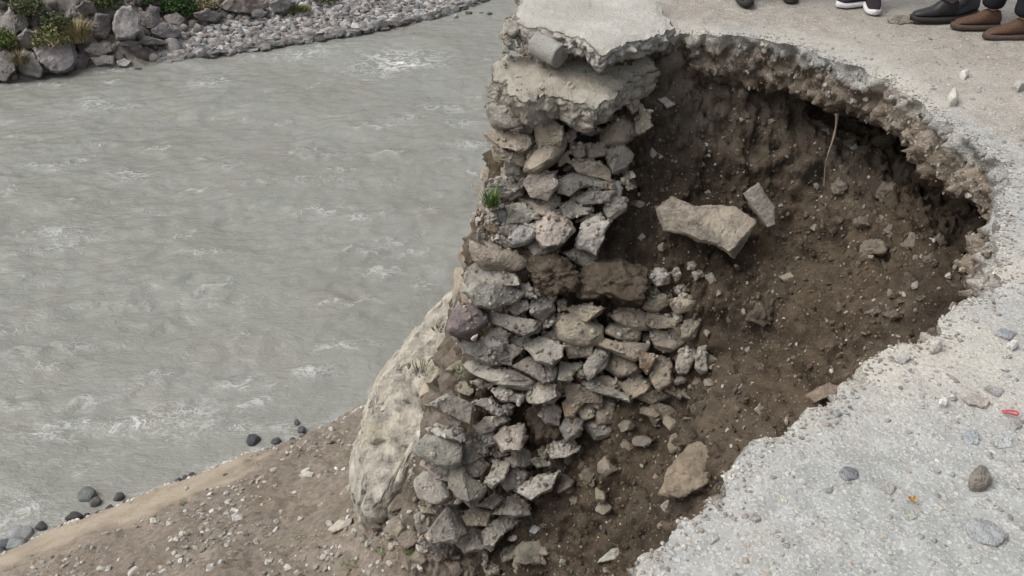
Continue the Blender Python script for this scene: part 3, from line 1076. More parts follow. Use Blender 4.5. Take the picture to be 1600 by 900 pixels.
GB = (680, 200, 4.0, [
    ([(320, 30), (400, 5), (560, 40), (620, 70), (590, 130), (540, 155), (420, 130), (340, 80)], WARM, 's'),
    ([(360, 120), (420, 135), (560, 165), (550, 235), (470, 225), (400, 190)], WARM, 's'), ([(435, 210), (530, 235), (520, 290), (440, 290)], GREY, ''),
    ([(620, -20), (670, -85), (790, -10), (815, 80), (760, 140), (640, 140)], TAN, 'o'),
    ([(560, 260), (600, 150), (680, 100), (820, 70), (800, 140), (750, 210), (640, 282)], TAN, 'or'),
    ([(840, 90), (930, 110), (940, 170), (890, 190), (850, 160)], WARM, ''), ([(750, 190), (830, 160), (840, 210), (780, 240)], WARM, ''),
    ([(930, 100), (1050, 90), (1070, 170), (960, 190)], WARM, ''), ([(830, 210), (960, 195), (1090, 260), (1080, 320), (900, 280)], WARM, ''),
    ([(560, 340), (600, 280), (740, 300), (765, 270), (770, 350), (700, 450), (600, 430)], PINK, 'o'),
    ([(540, 440), (700, 450), (770, 400), (778, 480), (700, 540), (580, 560), (545, 500)], PINK, ''),
    ([(400, 330), (560, 330), (540, 420), (470, 450), (400, 420)], GREY, 's'),
    ([(770, 330), (860, 285), (1000, 310), (1090, 330), (1090, 380), (960, 360), (850, 420), (780, 400)], GREY, 's'),
    ([(860, 440), (960, 390), (1110, 400), (1090, 460), (920, 485)], GREY, ''), ([(960, 355), (1090, 330), (1115, 390), (960, 400)], WARM, ''),
    ([(1100, 330), (1160, 340), (1165, 410), (1110, 420)], BLUE, ''), ([(1070, 140), (1180, 110), (1240, 170), (1200, 240), (1110, 280), (1080, 220)], GREY, ''),
    ([(1100, 270), (1210, 245), (1190, 278), (1130, 292)], DARK, ''), ([(1050, 500), (1110, 430), (1190, 440), (1190, 510), (1100, 570), (1070, 560)], GREY, 'r'),
    ([(895, 690), (920, 600), (1000, 560), (1090, 590), (1045, 700), (1005, 790), (890, 740)], PALE, 'o'),
    ([(800, 780), (900, 735), (1015, 760), (1002, 890), (960, 880), (850, 820)], GREY, ''),
    ([(630, 580), (720, 530), (820, 570), (862, 640), (800, 710), (680, 740), (640, 680)], PINK, 'on'),
    ([(585, 740), (640, 690), (800, 720), (740, 780), (620, 798)], GREY, 'r'),
    ([(465, 680), (530, 610), (620, 590), (640, 660), (560, 730), (480, 738)], (.5, .5, .47), 'or'),
    ([(300, 610), (340, 580), (400, 600), (400, 650), (330, 640)], ORNG, ''), ([(405, 620), (480, 580), (520, 610), (460, 670), (400, 660)], PINK, ''),
    ([(340, 530), (380, 485), (450, 530), (440, 590), (350, 585)], BLUE, ''), ([(440, 490), (560, 470), (640, 560), (560, 600), (460, 590)], GREY, ''),
    ([(228, 580), (260, 510), (310, 530), (300, 600), (250, 605)], (.14, .1, .07), ''), ([(370, 680), (420, 670), (490, 720), (440, 752), (380, 720)], PINK, ''),
    ([(260, 650), (300, 640), (390, 740), (320, 765), (262, 690)], DARK, ''), ([(235, 700), (270, 680), (340, 760), (480, 770), (600, 840), (560, 890), (300, 870), (240, 800)], WARM, 'r'),
    ([(780, 480), (850, 450), (960, 500), (960, 540), (850, 565), (800, 550)], GREY, ''), ([(640, 540), (740, 500), (800, 540), (720, 560)], GREY, ''),
    ([(880, 590), (960, 540), (1040, 540), (1000, 590)], GREY, ''), ([(1165, 320), (1200, 310), (1205, 350), (1175, 355)], TAN, ''),
    ([(1180, 290), (1230, 280), (1235, 310), (1200, 315)], TAN, ''), ([(1200, 360), (1235, 355), (1240, 385), (1205, 385)], TAN, ''),
])
GC = (680, 390, 3.81, [
    ([(190, 130), (240, 75), (380, 100), (480, 140), (495, 210), (370, 225), (190, 200)], GREY, 'n'),
    ([(180, 250), (250, 190), (440, 205), (515, 255), (480, 310), (360, 355), (250, 330)], GREY, 'o'),
    ([(430, 350), (550, 290), (558, 350), (480, 395)], GREY, 's'),
    ([(75, 460), (130, 340), (220, 330), (310, 400), (300, 450), (190, 518), (90, 500)], PURP, 'or'),
    ([(310, 360), (380, 370), (480, 400), (622, 430), (610, 490), (530, 518), (400, 465), (320, 425)], GREY, 's'),
    ([(560, 330), (620, 275), (690, 300), (712, 360), (640, 425), (570, 385)], DARK, ''), ([(640, 400), (710, 370), (722, 440), (640, 472)], DARK, ''),
    ([(500, 200), (560, 200), (600, 290), (520, 280)], DARK, ''),
    ([(320, 500), (370, 470), (445, 500), (420, 555), (340, 560)], GREY, ''), ([(110, 510), (250, 550), (440, 615), (432, 680), (330, 688), (180, 620)], GREY, 's'),
    ([(250, 560), (320, 505), (410, 560), (400, 615), (300, 610)], PALE, ''), ([(400, 600), (460, 560), (530, 590), (440, 660)], GREY, ''),
    ([(450, 510), (530, 520), (620, 540), (560, 590), (460, 570)], GREY, ''),
    ([(540, 580), (640, 520), (765, 580), (750, 640), (690, 698), (600, 660)], GREY, 'o'), ([(640, 510), (700, 480), (762, 540), (720, 585), (650, 560)], PINK, ''),
    ([(715, 450), (760, 385), (850, 390), (985, 460), (985, 550), (850, 572), (760, 540)], TAN, 'r'), ([(770, 560), (945, 570), (930, 630), (800, 645)], TAN, ''),
    ([(720, 310), (780, 300), (790, 360), (730, 370)], TAN, ''), ([(780, 350), (900, 325), (1010, 345), (900, 430), (820, 400)], TAN, 's'),
    ([(1040, 390), (1130, 340), (1250, 370), (1268, 470), (1160, 475), (1080, 432)], TAN, 'r'), ([(1000, 490), (1050, 440), (1212, 480), (1212, 530), (1140, 552)], TAN, 'r'),
    ([(955, 560), (980, 518), (1080, 550), (1272, 560), (1250, 612), (1180, 662), (1070, 612)], TAN, 'or'),
    ([(885, 690), (960, 588), (1035, 620), (1020, 690), (920, 772)], GREY, 'o'), ([(1020, 700), (1060, 622), (1212, 680), (1222, 725), (1100, 755)], TAN, 'r'),
    ([(1205, 620), (1240, 598), (1322, 640), (1260, 742), (1220, 700)], ORNG, 'o'), ([(1280, 700), (1340, 640), (1405, 680), (1405, 800), (1330, 842), (1288, 780)], TAN, 'ro'),
    ([(1375, 840), (1440, 780), (1500, 820), (1460, 892)], TAN, ''), ([(1430, 690), (1460, 600), (1530, 588), (1552, 640), (1500, 732), (1450, 732)], PINK, 'ro'),
    ([(1545, 700), (1565, 588), (1610, 570), (1622, 720), (1580, 732)], PINK, 'ro'), ([(1288, 520), (1320, 470), (1400, 490), (1470, 560), (1400, 602), (1320, 582)], TAN, 'r'),
    ([(1260, 430), (1270, 380), (1350, 388), (1445, 420), (1430, 462), (1300, 468)], TAN, 'r'), ([(1238, 350), (1290, 268), (1370, 262), (1402, 312), (1330, 372)], TAN, 'r'),
    ([(1400, 320), (1480, 268), (1552, 310), (1520, 362), (1440, 382)], TAN, 'r'), ([(1260, 160), (1330, 108), (1392, 150), (1392, 198), (1320, 218)], PALE, ''),
    ([(1440, 480), (1520, 400), (1580, 430), (1540, 530), (1470, 540)], TAN, 'r'),
    ([(1410, 150), (1450, 118), (1462, 170), (1430, 192)], TAN, 'r'), ([(1500, 80), (1530, 72), (1548, 120), (1510, 122)], TAN, 'r'), ([(1530, 150), (1570, 130), (1582, 160), (1550, 187)], TAN, 'r'),
    ([(1420, 230), (1480, 208), (1502, 250), (1440, 267)], TAN, 'r'), ([(1270, 240), (1322, 225), (1322, 272), (1280, 282)], TAN, 'r'),
    ([(1100, 800), (1200, 718), (1282, 790), (1282, 832), (1160, 892)], TAN, 'o'), ([(800, 738), (830, 752), (1000, 812), (1175, 866), (1150, 905), (900, 832)], GREY, 's'),
    ([(930, 780), (1010, 750), (1130, 800), (1090, 850), (980, 810)], TAN, ''),
    ([(830, 740), (890, 700), (915, 760), (860, 775)], TAN, ''), ([(722, 780), (750, 668), (882, 680), (800, 785)], GREY, ''),
    ([(472, 700), (560, 638), (715, 705), (702, 780), (640, 795)], PINK, 'o'), ([(180, 690), (280, 668), (500, 745), (582, 780), (572, 832), (400, 812), (230, 742)], GREY, 'rs'),
    ([(210, 790), (260, 773), (332, 800), (280, 828)], PALE, ''), ([(340, 840), (400, 808), (525, 868), (500, 912), (400, 902)], PALE, 'o'),
    ([(543, 870), (590, 788), (682, 800), (735, 860), (700, 905), (580, 905)], GREY, 'r'), ([(758, 790), (850, 800), (982, 870), (982, 905), (800, 910)], TAN, ''),
    ([(1180, 870), (1290, 828), (1382, 870), (1290, 920)], TAN, 'r'), ([(610, 190), (650, 198), (722, 280), (700, 302), (640, 250)], PINK, ''),
    ([(1063, 210), (1120, 188), (1132, 240), (1095, 290)], PINK, ''), ([(760, 222), (830, 210), (800, 252)], TAN, ''),
    ([(540, 240), (610, 230), (640, 270), (560, 285)], GREY, ''),
])
GD = (540, 600, 3.0, [
    ([(378, 100), (480, 48), (560, 80), (602, 110), (590, 192), (450, 132)], GREY, 'o'), ([(378, 210), (430, 183), (552, 215), (562, 268), (430, 242)], PALE, 's'),
    ([(470, 168), (540, 178), (555, 218), (500, 200)], PALE, ''), ([(323, 310), (380, 248), (500, 238), (548, 285), (530, 382), (460, 392), (340, 332)], GREY, 'or'),
    ([(355, 375), (370, 358), (487, 400), (482, 458), (420, 447)], PINK, 's'), ([(328, 450), (370, 402), (482, 480), (492, 530), (450, 562), (360, 542)], GREY, 'ro'),
    ([(345, 570), (370, 543), (472, 570), (450, 608), (360, 602)], TAN, ''), ([(328, 650), (340, 598), (452, 615), (420, 682), (350, 702)], GREY, ''),
    ([(378, 710), (480, 573), (542, 600), (562, 690), (520, 742), (410, 742)], GREY, 'o'), ([(488, 400), (540, 388), (600, 450), (662, 480), (640, 532), (580, 567), (520, 532), (488, 480)], GREY, 'o'),
    ([(533, 320), (600, 273), (672, 330), (570, 390), (550, 380)], GREY, ''), ([(548, 350), (600, 333), (672, 380), (640, 432), (580, 452)], PINK, ''),
    ([(608, 200), (660, 158), (740, 143), (757, 175), (690, 222), (640, 232)], GREY, 'n'), ([(698, 250), (740, 198), (832, 193), (847, 260), (820, 312), (740, 317)], PINK, 'o'),
    ([(628, 230), (690, 218), (707, 280), (660, 292)], GREY, ''), ([(753, 350), (830, 298), (867, 340), (862, 377), (790, 392)], PINK, ''),
    ([(653, 460), (700, 368), (772, 358), (740, 452), (690, 487)], GREY, 'o'), ([(723, 450), (800, 393), (862, 420), (820, 482), (760, 497)], GREY, ''),
    ([(803, 500), (900, 428), (992, 418), (962, 492), (870, 542)], PALE, 'o'), ([(868, 360), (930, 338), (952, 380), (900, 392)], GREY, ''),
    ([(938, 310), (980, 268), (1060, 258), (1087, 310), (1030, 342), (970, 347)], PALE, 'n'), ([(690, 610), (780, 528), (832, 560), (862, 612), (790, 625)], GREY, ''),
    ([(548, 620), (600, 573), (682, 600), (660, 662), (570, 662)], TAN, ''), ([(648, 690), (690, 638), (800, 618), (832, 640), (740, 702), (690, 772), (655, 752)], GREY, 'n'),
    ([(520, 750), (600, 680), (660, 700), (650, 780), (560, 790)], GREY, ''), ([(390, 770), (450, 740), (500, 770), (440, 810)], DARK, ''),
    ([(640, 790), (662, 778), (668, 830), (650, 872)], PALE, ''), ([(733, 790), (800, 743), (832, 760), (800, 812), (740, 832)], TAN, 'r'),
    ([(650, 870), (690, 830), (730, 850), (720, 890), (670, 900)], TAN, 'r'),
    ([(338, 740), (355, 703), (377, 720), (372, 767)], (.5, .5, .48), ''), ([(690, 310), (720, 318), (772, 328), (700, 348)], BLUE, ''),
    ([(620, 570), (700, 518), (742, 540), (690, 582)], PINK, 's'), ([(780, 520), (850, 538), (872, 612), (830, 602)], TAN, ''),
    ([(848, 50), (900, -2), (992, 0), (992, 60), (900, 92), (860, 82)], GREY, 'o'), ([(908, 140), (960, 68), (1012, 120), (1000, 192), (940, 182)], GREY, ''),
    ([(1018, 90), (1050, 58), (1112, 80), (1070, 152), (1030, 152)], ORNG, ''), ([(1008, 200), (1050, 138), (1112, 170), (1102, 240), (1040, 262)], GREY, 'r'),
    ([(1168, 120), (1210, 68), (1262, 80), (1262, 180), (1180, 192)], TAN, 'r'), ([(1113, 190), (1160, 168), (1252, 210), (1240, 242), (1170, 252)], GREY, 'r'),
    ([(1080, 110), (1150, 90), (1170, 150), (1110, 170)], TAN, 'r'), ([(600, 100), (660, 68), (772, 130), (720, 152)], DARK, 's'),
    ([(585, 245), (610, 240), (630, 265), (600, 280)], GREY, ''), ([(620, 280), (660, 275), (675, 320), (630, 325)], GREY, ''),
    ([(900, 310), (925, 300), (935, 330), (905, 335)], PINK, ''), ([(1330, 170), (1360, 140), (1400, 150), (1425, 200), (1390, 280), (1360, 270)], TAN, 'r'),
    ([(1290, 130), (1320, 120), (1330, 180), (1300, 190)], TAN, 'r'), ([(1150, 100), (1190, 60), (1215, 75), (1190, 120)], TAN, 'r'),
])
sid = 0
GB[3].extend([([(345, 330), (470, 310), (540, 380), (450, 440), (340, 420)], GREY, 's'), ([(420, 250), (540, 260), (560, 320), (420, 330)], WARM, ''), ([(290, 470), (380, 440), (440, 490), (350, 520)], GREY, '')])
stone_pix = []
for (ox, oy, zm, lst) in (GA, GB, GC, GD):
    for (pl, colr, opt) in lst:
        sid += 1
        rng = np.random.default_rng(sid)
        P = [(ox + a / zm, oy + b / zm) for a, b in pl]
        cu, cv = np.mean(P, axis=0)
        stone_pix.append((cu, cv))
        y = yface(cv) - (0.07 if 'o' in opt else .02) + rng.normal(0, .012)
        if cu > 1000:
            y -= (cu - 1000) / 100 * 0.10
        big = max(np.ptp(np.array(P), axis=0)) > 30
        C, V, F, sz = poly_rock(P, depth_y=y, thick=0.72, sub=4 if big else 3, p=(13 if 'r' in opt else 60), amt=(0.075 if 'n' in opt else 0.052),
                                strata=(0.05 if 's' in opt else 0.0), seed=sid, scale=1.13, bedv=(rng.normal(0, .25), rng.normal(0, .2), 1))
        link('stone', mesh_np('stone', V, F, M['rock']), wall, C - WLOC, jit(colr, rng, .09))
# fallen stones along the foot and the right flank of the wall, half buried in the slumped soil
rfz = np.random.default_rng(321)
for n_, (u0, v0, u1, v1, m_) in enumerate([(860, 590, 1075, 700, 34), (850, 690, 960, 800, 16), (640, 850, 860, 897, 22), (1040, 480, 1110, 600, 8), (700, 560, 735, 640, 8), (570, 770, 690, 850, 16)]):
    for i_ in range(m_):
        u, v = rfz.uniform(u0, u1), rfz.uniform(v0, v1)
        hp, hn, hd = cast(u, v)
        if hp is None:
            continue
        r = rfz.uniform(.03, .085)
        V, F = rock_geo(4500 + n_ * 50 + i_, (r * rfz.uniform(1, 1.6), r, r * rfz.uniform(.55, .9)), 3, 18, .05)
        link('fallen_stone', mesh_np('fallen_stone', V, F, M['rock']), earth, hp + hn * r * .05, jit([(.25, .225, .185), (.23, .195, .15), (.27, .235, .185), (.25, .215, .175)][i_ % 4], rfz, .1), (rfz.uniform(-.5, .5), rfz.uniform(-.5, .5), rfz.uniform(0, 6)))
# small filler stones wedged between, lying on the wall's core; and the outer face of the wall
cnt = 0
tries = 0
while cnt < 72 and tries < 900:
    tries += 1
    u, v = RNG.uniform(660, 1090), RNG.uniform(170, 880)
    lft = np.interp(v, [150, 300, 450, 600, 750, 880], [775, 770, 735, 700, 660, 660])
    rgt = np.interp(v, [150, 300, 380, 450, 500, 620, 700, 760, 880], [990, 990, 900, 880, 1080, 1060, 880, 860, 800])
    if not (lft + 8 < u < rgt):
        continue
    hp, hn, hd = cast(u, v)
    if hp is None or abs(hp[1] - yface(v)) > 0.5:
        continue
    r = RNG.uniform(.03, .065)
    V, F = rock_geo(3000 + cnt, (r * RNG.uniform(1, 1.5), r, r * RNG.uniform(.6, 1)), 3, 18, .05)
    link('stone', mesh_np('stone', V, F, M['rock']), wall, hp - (ray(u, v) / np.linalg.norm(ray(u, v))) * r * .3 - WLOC,
         jit([GREY, WARM, TAN, PINK][cnt % 4], RNG, .12), (RNG.uniform(-.4, .4), RNG.uniform(-.4, .4), RNG.uniform(0, 6)))
    cnt += 1
for row in range(9):
    for k in range(4):
        z = -3.3 + row * .36
        y = 5.15 + k * .42 + (row % 2) * .2
        h = BVH.ray_cast(Vector((-4, y, z)), Vector((1, 0, 0)))
        if h[0] is None or h[0].x < -1.3:
            continue
        V, F = rock_geo(4000 + row * 9 + k, (.11, .21, .165), 3, 26, .05, .02)
        link('stone', mesh_np('stone', V, F, M['rock']), wall, np.array(h[0]) + np.array([.015, 0, 0]) - WLOC, jit([GREY, WARM, TAN][(row + k) % 3], RNG, .1), (0, 0, RNG.uniform(-.2, .2)))

# fragments and grit lying on the stones of the wall
pc_, pn_ = [], []
for o_ in wall.children:
    me_ = o_.data
    npoly = len(me_.polygons)
    cc_ = np.empty(npoly * 3, np.float32)
    nn_ = np.empty(npoly * 3, np.float32)
    me_.polygons.foreach_get('center', cc_)
    me_.polygons.foreach_get('normal', nn_)
    cc_, nn_ = cc_.reshape(-1, 3), nn_.reshape(-1, 3)
    up_ok = np.where((nn_[:, 2] > .45) & (nn_[:, 1] < .5))[0]
    if len(up_ok) and o_.rotation_euler.z == 0:
        s_ = RNG.choice(up_ok, min(len(up_ok), 34))
        pc_.append(cc_[s_] + WLOC + np.array(o_.location))
        pn_.append(nn_[s_])
pc_, pn_ = np.concatenate(pc_), np.concatenate(pn_)
gs_ = .004 + .017 * RNG.random(len(pc_)) ** 3
o = scatter_stuff('rubble_fragments', pc_, pn_, gs_, pick_cols([GREY, TAN, PALE, WARM, (.2, .165, .13), PINK], len(pc_), RNG, .1), M['pebble'], None, 1, .25, .75, 19)
o.parent = wall
o.location = -WLOC
tag(o, kind='stuff')

def plate(name, px, z0, y0, slope, thick, mat, seed, lip=1.0, parent=None, off=(0, 0, 0)):
    """broken slab: outline traced on its own tilted plane, ragged sides, closed underneath"""
    pl = []
    for (u, v) in px:
        d = ray(u, v)
        t = (z0 - slope * y0 - CAM_Z) / (d[2] - slope * d[1])
        pl.append((EYE + d * t)[:2])
    pl = np.array(pl)
    pc = np.concatenate([pl, pl[:1]])
    Ls = np.concatenate([[0], np.cumsum(np.linalg.norm(np.diff(pc, axis=0), axis=1))])
    sj = np.arange(0, Ls[-1], .014)
    pr = np.c_[np.interp(sj, Ls, pc[:, 0]), np.interp(sj, Ls, pc[:, 1])]
    ctr = pl.mean(axis=0)
    nr = pr - ctr
    nr /= np.linalg.norm(nr, axis=1)[:, None]
    pr3 = np.c_[pr, pr[:, :1] * 0]
    pr = pr + nr * (0.03 * fbm(pr3, 6, 3, 71 + seed) + 0.014 * fbm(pr3, 26, 3, 76 + seed))[:, None]
    bx0, bx1, by0, by1 = pr[:, 0].min(), pr[:, 0].max(), pr[:, 1].min(), pr[:, 1].max()
    A_, B_ = np.meshgrid(np.arange(bx0, bx1, .018), np.arange(by0, by1, .018), indexing='ij')
    ip = np.c_[A_.ravel(), B_.ravel()] + RNG.uniform(-.004, .004, (A_.size, 2))
    ip = ip[inside(ip, pr)]
    ip = ip[np.linalg.norm(ip[:, None] - pr[None], axis=2).min(axis=1) > .011]
    vo, eo, fo, *_ = delaunay_2d_cdt([Vector(q) for q in np.concatenate([pr, ip]).tolist()], [(i, (i + 1) % len(pr)) for i in range(len(pr))], [list(range(len(pr)))], 1, 1e-6)
    TV = np.array([q[:] for q in vo])
    TF = np.array([f[:] for f in fo])
    T3 = np.c_[TV, TV[:, :1] * 0]
    dT = np.linalg.norm(TV[:, None] - pr[None], axis=2).min(axis=1)
    TZ = z0 + slope * (TV[:, 1] - y0) + lip * (.014 * fbm(T3, 3, 3, 72 + seed) + .006 * fbm(T3, 22, 3, 73) - .018 * smooth(.035, 0, dT) * (1 + fbm(T3, 14, 2, 75)))
    n0 = len(pr)
    Vs, Fs = [np.c_[TV, TZ]], [TF]
    base_i = len(TV)
    rk = np.array([(0, 0), (-.16, .008), (-.36, .006), (-.55, -.008), (-.76, -.02), (-.92, -.05), (-1.0, -.12), (-1.04, -.3)])
    tq = np.linspace(0, 7, 19)[1:]
    rings = [(np.interp(x_, range(8), rk[:, 0]), np.interp(x_, range(8), rk[:, 1])) for x_ in tq]
    prev = np.arange(n0)
    zt = TZ[:n0]
    for kk, (dz, of) in enumerate(rings):
        q = np.c_[pr + nr * of, zt + dz * thick]
        q3 = q * np.array([1, 1, 1.6])
        q[:, :2] += nr * (.026 * fbm(q3, 11, 4, 74, .62, True) + .012 * fbm(q3, 40, 2, 78, .6, True))[:, None] * min(1, (kk + 1) / 3)
        q[:, 2] += .014 * fbm(q3 + 3, 14, 3, 79) * min(1, (kk + 1) / 4)
        Vs.append(q)
        cur = base_i + kk * n0 + np.arange(n0)
        a, b_ = prev, np.roll(prev, -1)
        c_, d_ = cur, np.roll(cur, -1)
        Fs.append(np.stack([a, c_, d_], axis=1))
        Fs.append(np.stack([a, d_, b_], axis=1))
        prev = cur
    Vs.append(np.array([[*ctr, z0 + slope * (ctr[1] - y0) - thick * 1.05]]))
    ci = base_i + len(rings) * n0
    Fs.append(np.stack([prev, np.full(n0, ci), np.roll(prev, -1)], axis=1))
    return link(name, mesh_np(name, np.concatenate(Vs) - np.array(off), np.concatenate(Fs), mat), parent)


# lime concrete cap on the wall
caps = [
        ([(620, 590), (900, 560), (1005, 655), (970, 728), (880, 705), (700, 660)], 4.84), ([(900, 420), (1050, 370), (1180, 270), (1190, 380), (1060, 480), (990, 640), (920, 600)], 4.93),
        ([(420, 330), (520, 210), (900, 300), (1180, 280), (1000, 380), (640, 390)], 5.05)]
for i, (pl, y) in enumerate(caps):
    P = [(700 + a / 4.0, b / 4.0) for a, b in pl]
    C, V, F, sz = poly_rock(P, depth_y=y + .05, thick=.55, sub=5, p=60, amt=.035, seed=900 + i, scale=1.06)
    n = V / (np.linalg.norm(V, axis=1)[:, None] + 1e-9)
    V = V + n * (0.022 * fbm(V + C, 9, 3, 6, .6) + 0.012 * fbm(V + C, 30, 3, 5, .6, True))[:, None]
    link('concrete_cap', mesh_np('concrete_cap', V, F, M['cap'] if i != 1 else M['soil'], attrs={'dry': np.full(len(V), .25), 'sand': np.zeros(len(V))}), wall, C - WLOC)


plate('concrete_cap', [(765, 97), (788, 84), (840, 70), (900, 62), (975, 62), (1010, 76), (1030, 96), (990, 122), (958, 150), (935, 163), (918, 158), (880, 150), (850, 144), (822, 152), (797, 146), (786, 136), (791, 120), (768, 118)],
      -.085, 5.1, .27, .17, M['cap'], 5, 1.7, wall, WLOC)
cp_, cn_ = [], []
for o_ in [q_ for q_ in wall.children if q_.name.startswith('concrete_cap')]:
    for pg in o_.data.polygons:
        if pg.normal.z > .35 and RNG.random() < .09:
            cp_.append(np.array(pg.center) + WLOC + np.array(o_.location))
            cn_.append(np.array(pg.normal))
o = scatter_stuff('cap_rubble', np.array(cp_), np.array(cn_), .004 + .012 * RNG.random(len(cp_)) ** 3, pick_cols([(.40, .36, .30), (.46, .43, .38), (.30, .26, .21), (.36, .33, .29)], len(cp_), RNG, .12), M['pebble'], None, 1, .3, .8, 29)
o.parent = wall
o.location = -WLOC
tag(o, kind='stuff')


# overhanging lumps of soil inside the broken wall
def soil_lump(P, y, seed, parent, dryv=.15, amt=.13, thick=.55):
    C, V, F, sz = poly_rock(P, depth_y=y, thick=thick, sub=5, p=8, amt=amt * .5, seed=seed, scale=1.1)
    n = V / (np.linalg.norm(V, axis=1)[:, None] + 1e-9)
    V = V + n * (0.024 * fbm(V + C, 13, 4, 5, .6, True))[:, None]
    o = link('soil_clod', mesh_np('soil_clod', V, F, M['soil'], attrs={'dry': np.full(len(V), dryv), 'sand': np.zeros(len(V))}), parent, C)
    return o


for i, (P, y) in enumerate([([(820, 405), (870, 395), (900, 410), (905, 450), (860, 462), (830, 440)], 4.5), ([(890, 425), (940, 405), (1000, 415), (1015, 450), (1000, 475), (950, 462), (910, 470)], 4.48),
                            ([(735, 365), (800, 380), (870, 400), (850, 425), (790, 415), (745, 395)], 4.66), ([(820, 650), (850, 625), (890, 640), (880, 690), (840, 690)], 4.34),
                            ([(1010, 610), (1050, 600), (1075, 625), (1040, 650), (1005, 640)], 4.34), ([(1100, 690), (1140, 700), (1165, 735), (1130, 755), (1105, 725)], 3.66), ([(1050, 690), (1080, 672), (1110, 690), (1080, 705)], 3.86)]):
    soil_lump(P, y, 950 + i, earth)

# ------------------------------------------------------------------ stones embedded in the soil of the pit (parts of the earth slope)
FV = VT[FT]
fc = FV.mean(axis=1)
far_ = 0.5 * np.linalg.norm(np.cross(FV[:, 2] - FV[:, 0], FV[:, 3] - FV[:, 1]), axis=1)
fn = np.cross(FV[:, 2] - FV[:, 0], FV[:, 3] - FV[:, 1])
fn /= np.linalg.norm(fn, axis=1)[:, None]
in_pit = (fc[:, 0] > -.4) & (fc[:, 0] < 2.2) & (fc[:, 1] > 1.8) & (fc[:, 1] < 5.2) & (fc[:, 2] < -.3)
wp = far_ * in_pit
wp /= wp.sum()


rg = np.random.default_rng(77)
idx = rg.choice(len(fc), 5200, p=wp)
o = scatter_stuff('pit_gravel', fc[idx], fn[idx], rg.uniform(.004, .011, 5200) * (1 + 1.0 * (rg.random(5200) > .94)), pick_cols([(.22, .18, .14), (.12, .09, .065), (.33, .29, .24), (.17, .13, .1), (.45, .42, .38)], 5200, rg), M['pebble'], earth, 1, .3, .8, 3)
tag(o, kind='stuff')
# clods of soil, same colour as the soil
idx = rg.choice(len(fc), 2600, p=wp)
n_ = len(idx)
o = scatter_stuff('soil_crumbs', fc[idx], fn[idx], rg.uniform(.008, .022, n_), pick_cols([(.085, .063, .043), (.11, .083, .058), (.135, .105, .076)], n_, rg, .1), M['pebble'], earth, 1, .35, .8, 4)
tag(o, kind='stuff')
k = 0
idx = rg.choice(len(fc), 130, p=wp)
for i in idx:
    r = rg.uniform(.012, .028) * (1.5 if rg.random() > .85 else 1)
    V, F = rock_geo(5000 + k, (r * rg.uniform(1, 1.6), r, r * rg.uniform(.6, .9)), 3 if r > .025 else 2, 16, .06)
    link('embedded_stone', mesh_np('embedded_stone', V, F, M['rock']), earth, fc[i] + fn[i] * r * .25, jit([(.30, .26, .21), (.40, .37, .32), (.22, .18, .14), (.30, .24, .19)][k % 4], rg, .12), tuple(rg.uniform(0, 6, 3)))
    k += 1


def embed(P, col, thick=.7, p=20, sub=4, seed=0, back=0.0, strata=0.0, name='embedded_stone', parent=earth, amt=.04, mat=None):
    cu, cv = np.mean(P, axis=0)
    hp, hn, hd = cast(cu, cv)
    C, V, F, sz = poly_rock(P, dist=hd + back, thick=thick, sub=sub, p=p, amt=amt, seed=seed, strata=strata)
    return link(name, mesh_np(name, V, F, mat or M['rock']), parent, C, col)


for i, (P, c) in enumerate([
    ([(1011, 245), (1018, 230), (1038, 245), (1027, 251)], PALE), ([(995, 372), (1003, 364), (1010, 370), (1003, 378)], PALE), ([(1265, 358), (1275, 342), (1284, 345), (1272, 362)], PINK),
    ([(1086, 255), (1098, 245), (1102, 258), (1090, 268)], TAN), ([(1103, 243), (1112, 234), (1110, 246)], PALE), ([(1195, 190), (1205, 184), (1212, 188), (1203, 196)], GREY),
    ([(1325, 225), (1338, 220), (1343, 236), (1333, 238)], BLUE), ([(1282, 202), (1295, 200), (1297, 210), (1288, 212)], TAN), ([(1027, 155), (1040, 150), (1057, 163), (1042, 170)], PALE),
    ([(1154, 140), (1163, 138), (1162, 155), (1152, 152)], TAN), ([(1220, 102), (1240, 96), (1241, 106), (1225, 107)], (.5, .49, .45)), ([(1178, 640), (1188, 628), (1198, 640), (1190, 655)], PINK),
    ([(932, 880), (955, 858), (985, 850), (962, 875)], (.42, .42, .37)), ([(1162, 545), (1172, 540), (1175, 552), (1166, 556)], TAN), ([(1098, 430), (1112, 425), (1122, 438), (1110, 446)], GREY),
    ([(1216, 432), (1235, 425), (1242, 432), (1225, 440)], TAN), ([(985, 320), (997, 312), (1015, 318), (1000, 326)], TAN), ([(1058, 700), (1066, 690), (1072, 700), (1064, 710)], PINK),
    ([(1030, 790), (1045, 780), (1050, 795), (1038, 802)], GREY), ([(826, 832), (832, 815), (846, 813), (848, 828), (836, 835)], (.42, .45, .45)), ([(1100, 300), (1108, 296), (1113, 302), (1105, 308)], PALE)]):
    embed(P, c, seed=700 + i, sub=3, back=.01)
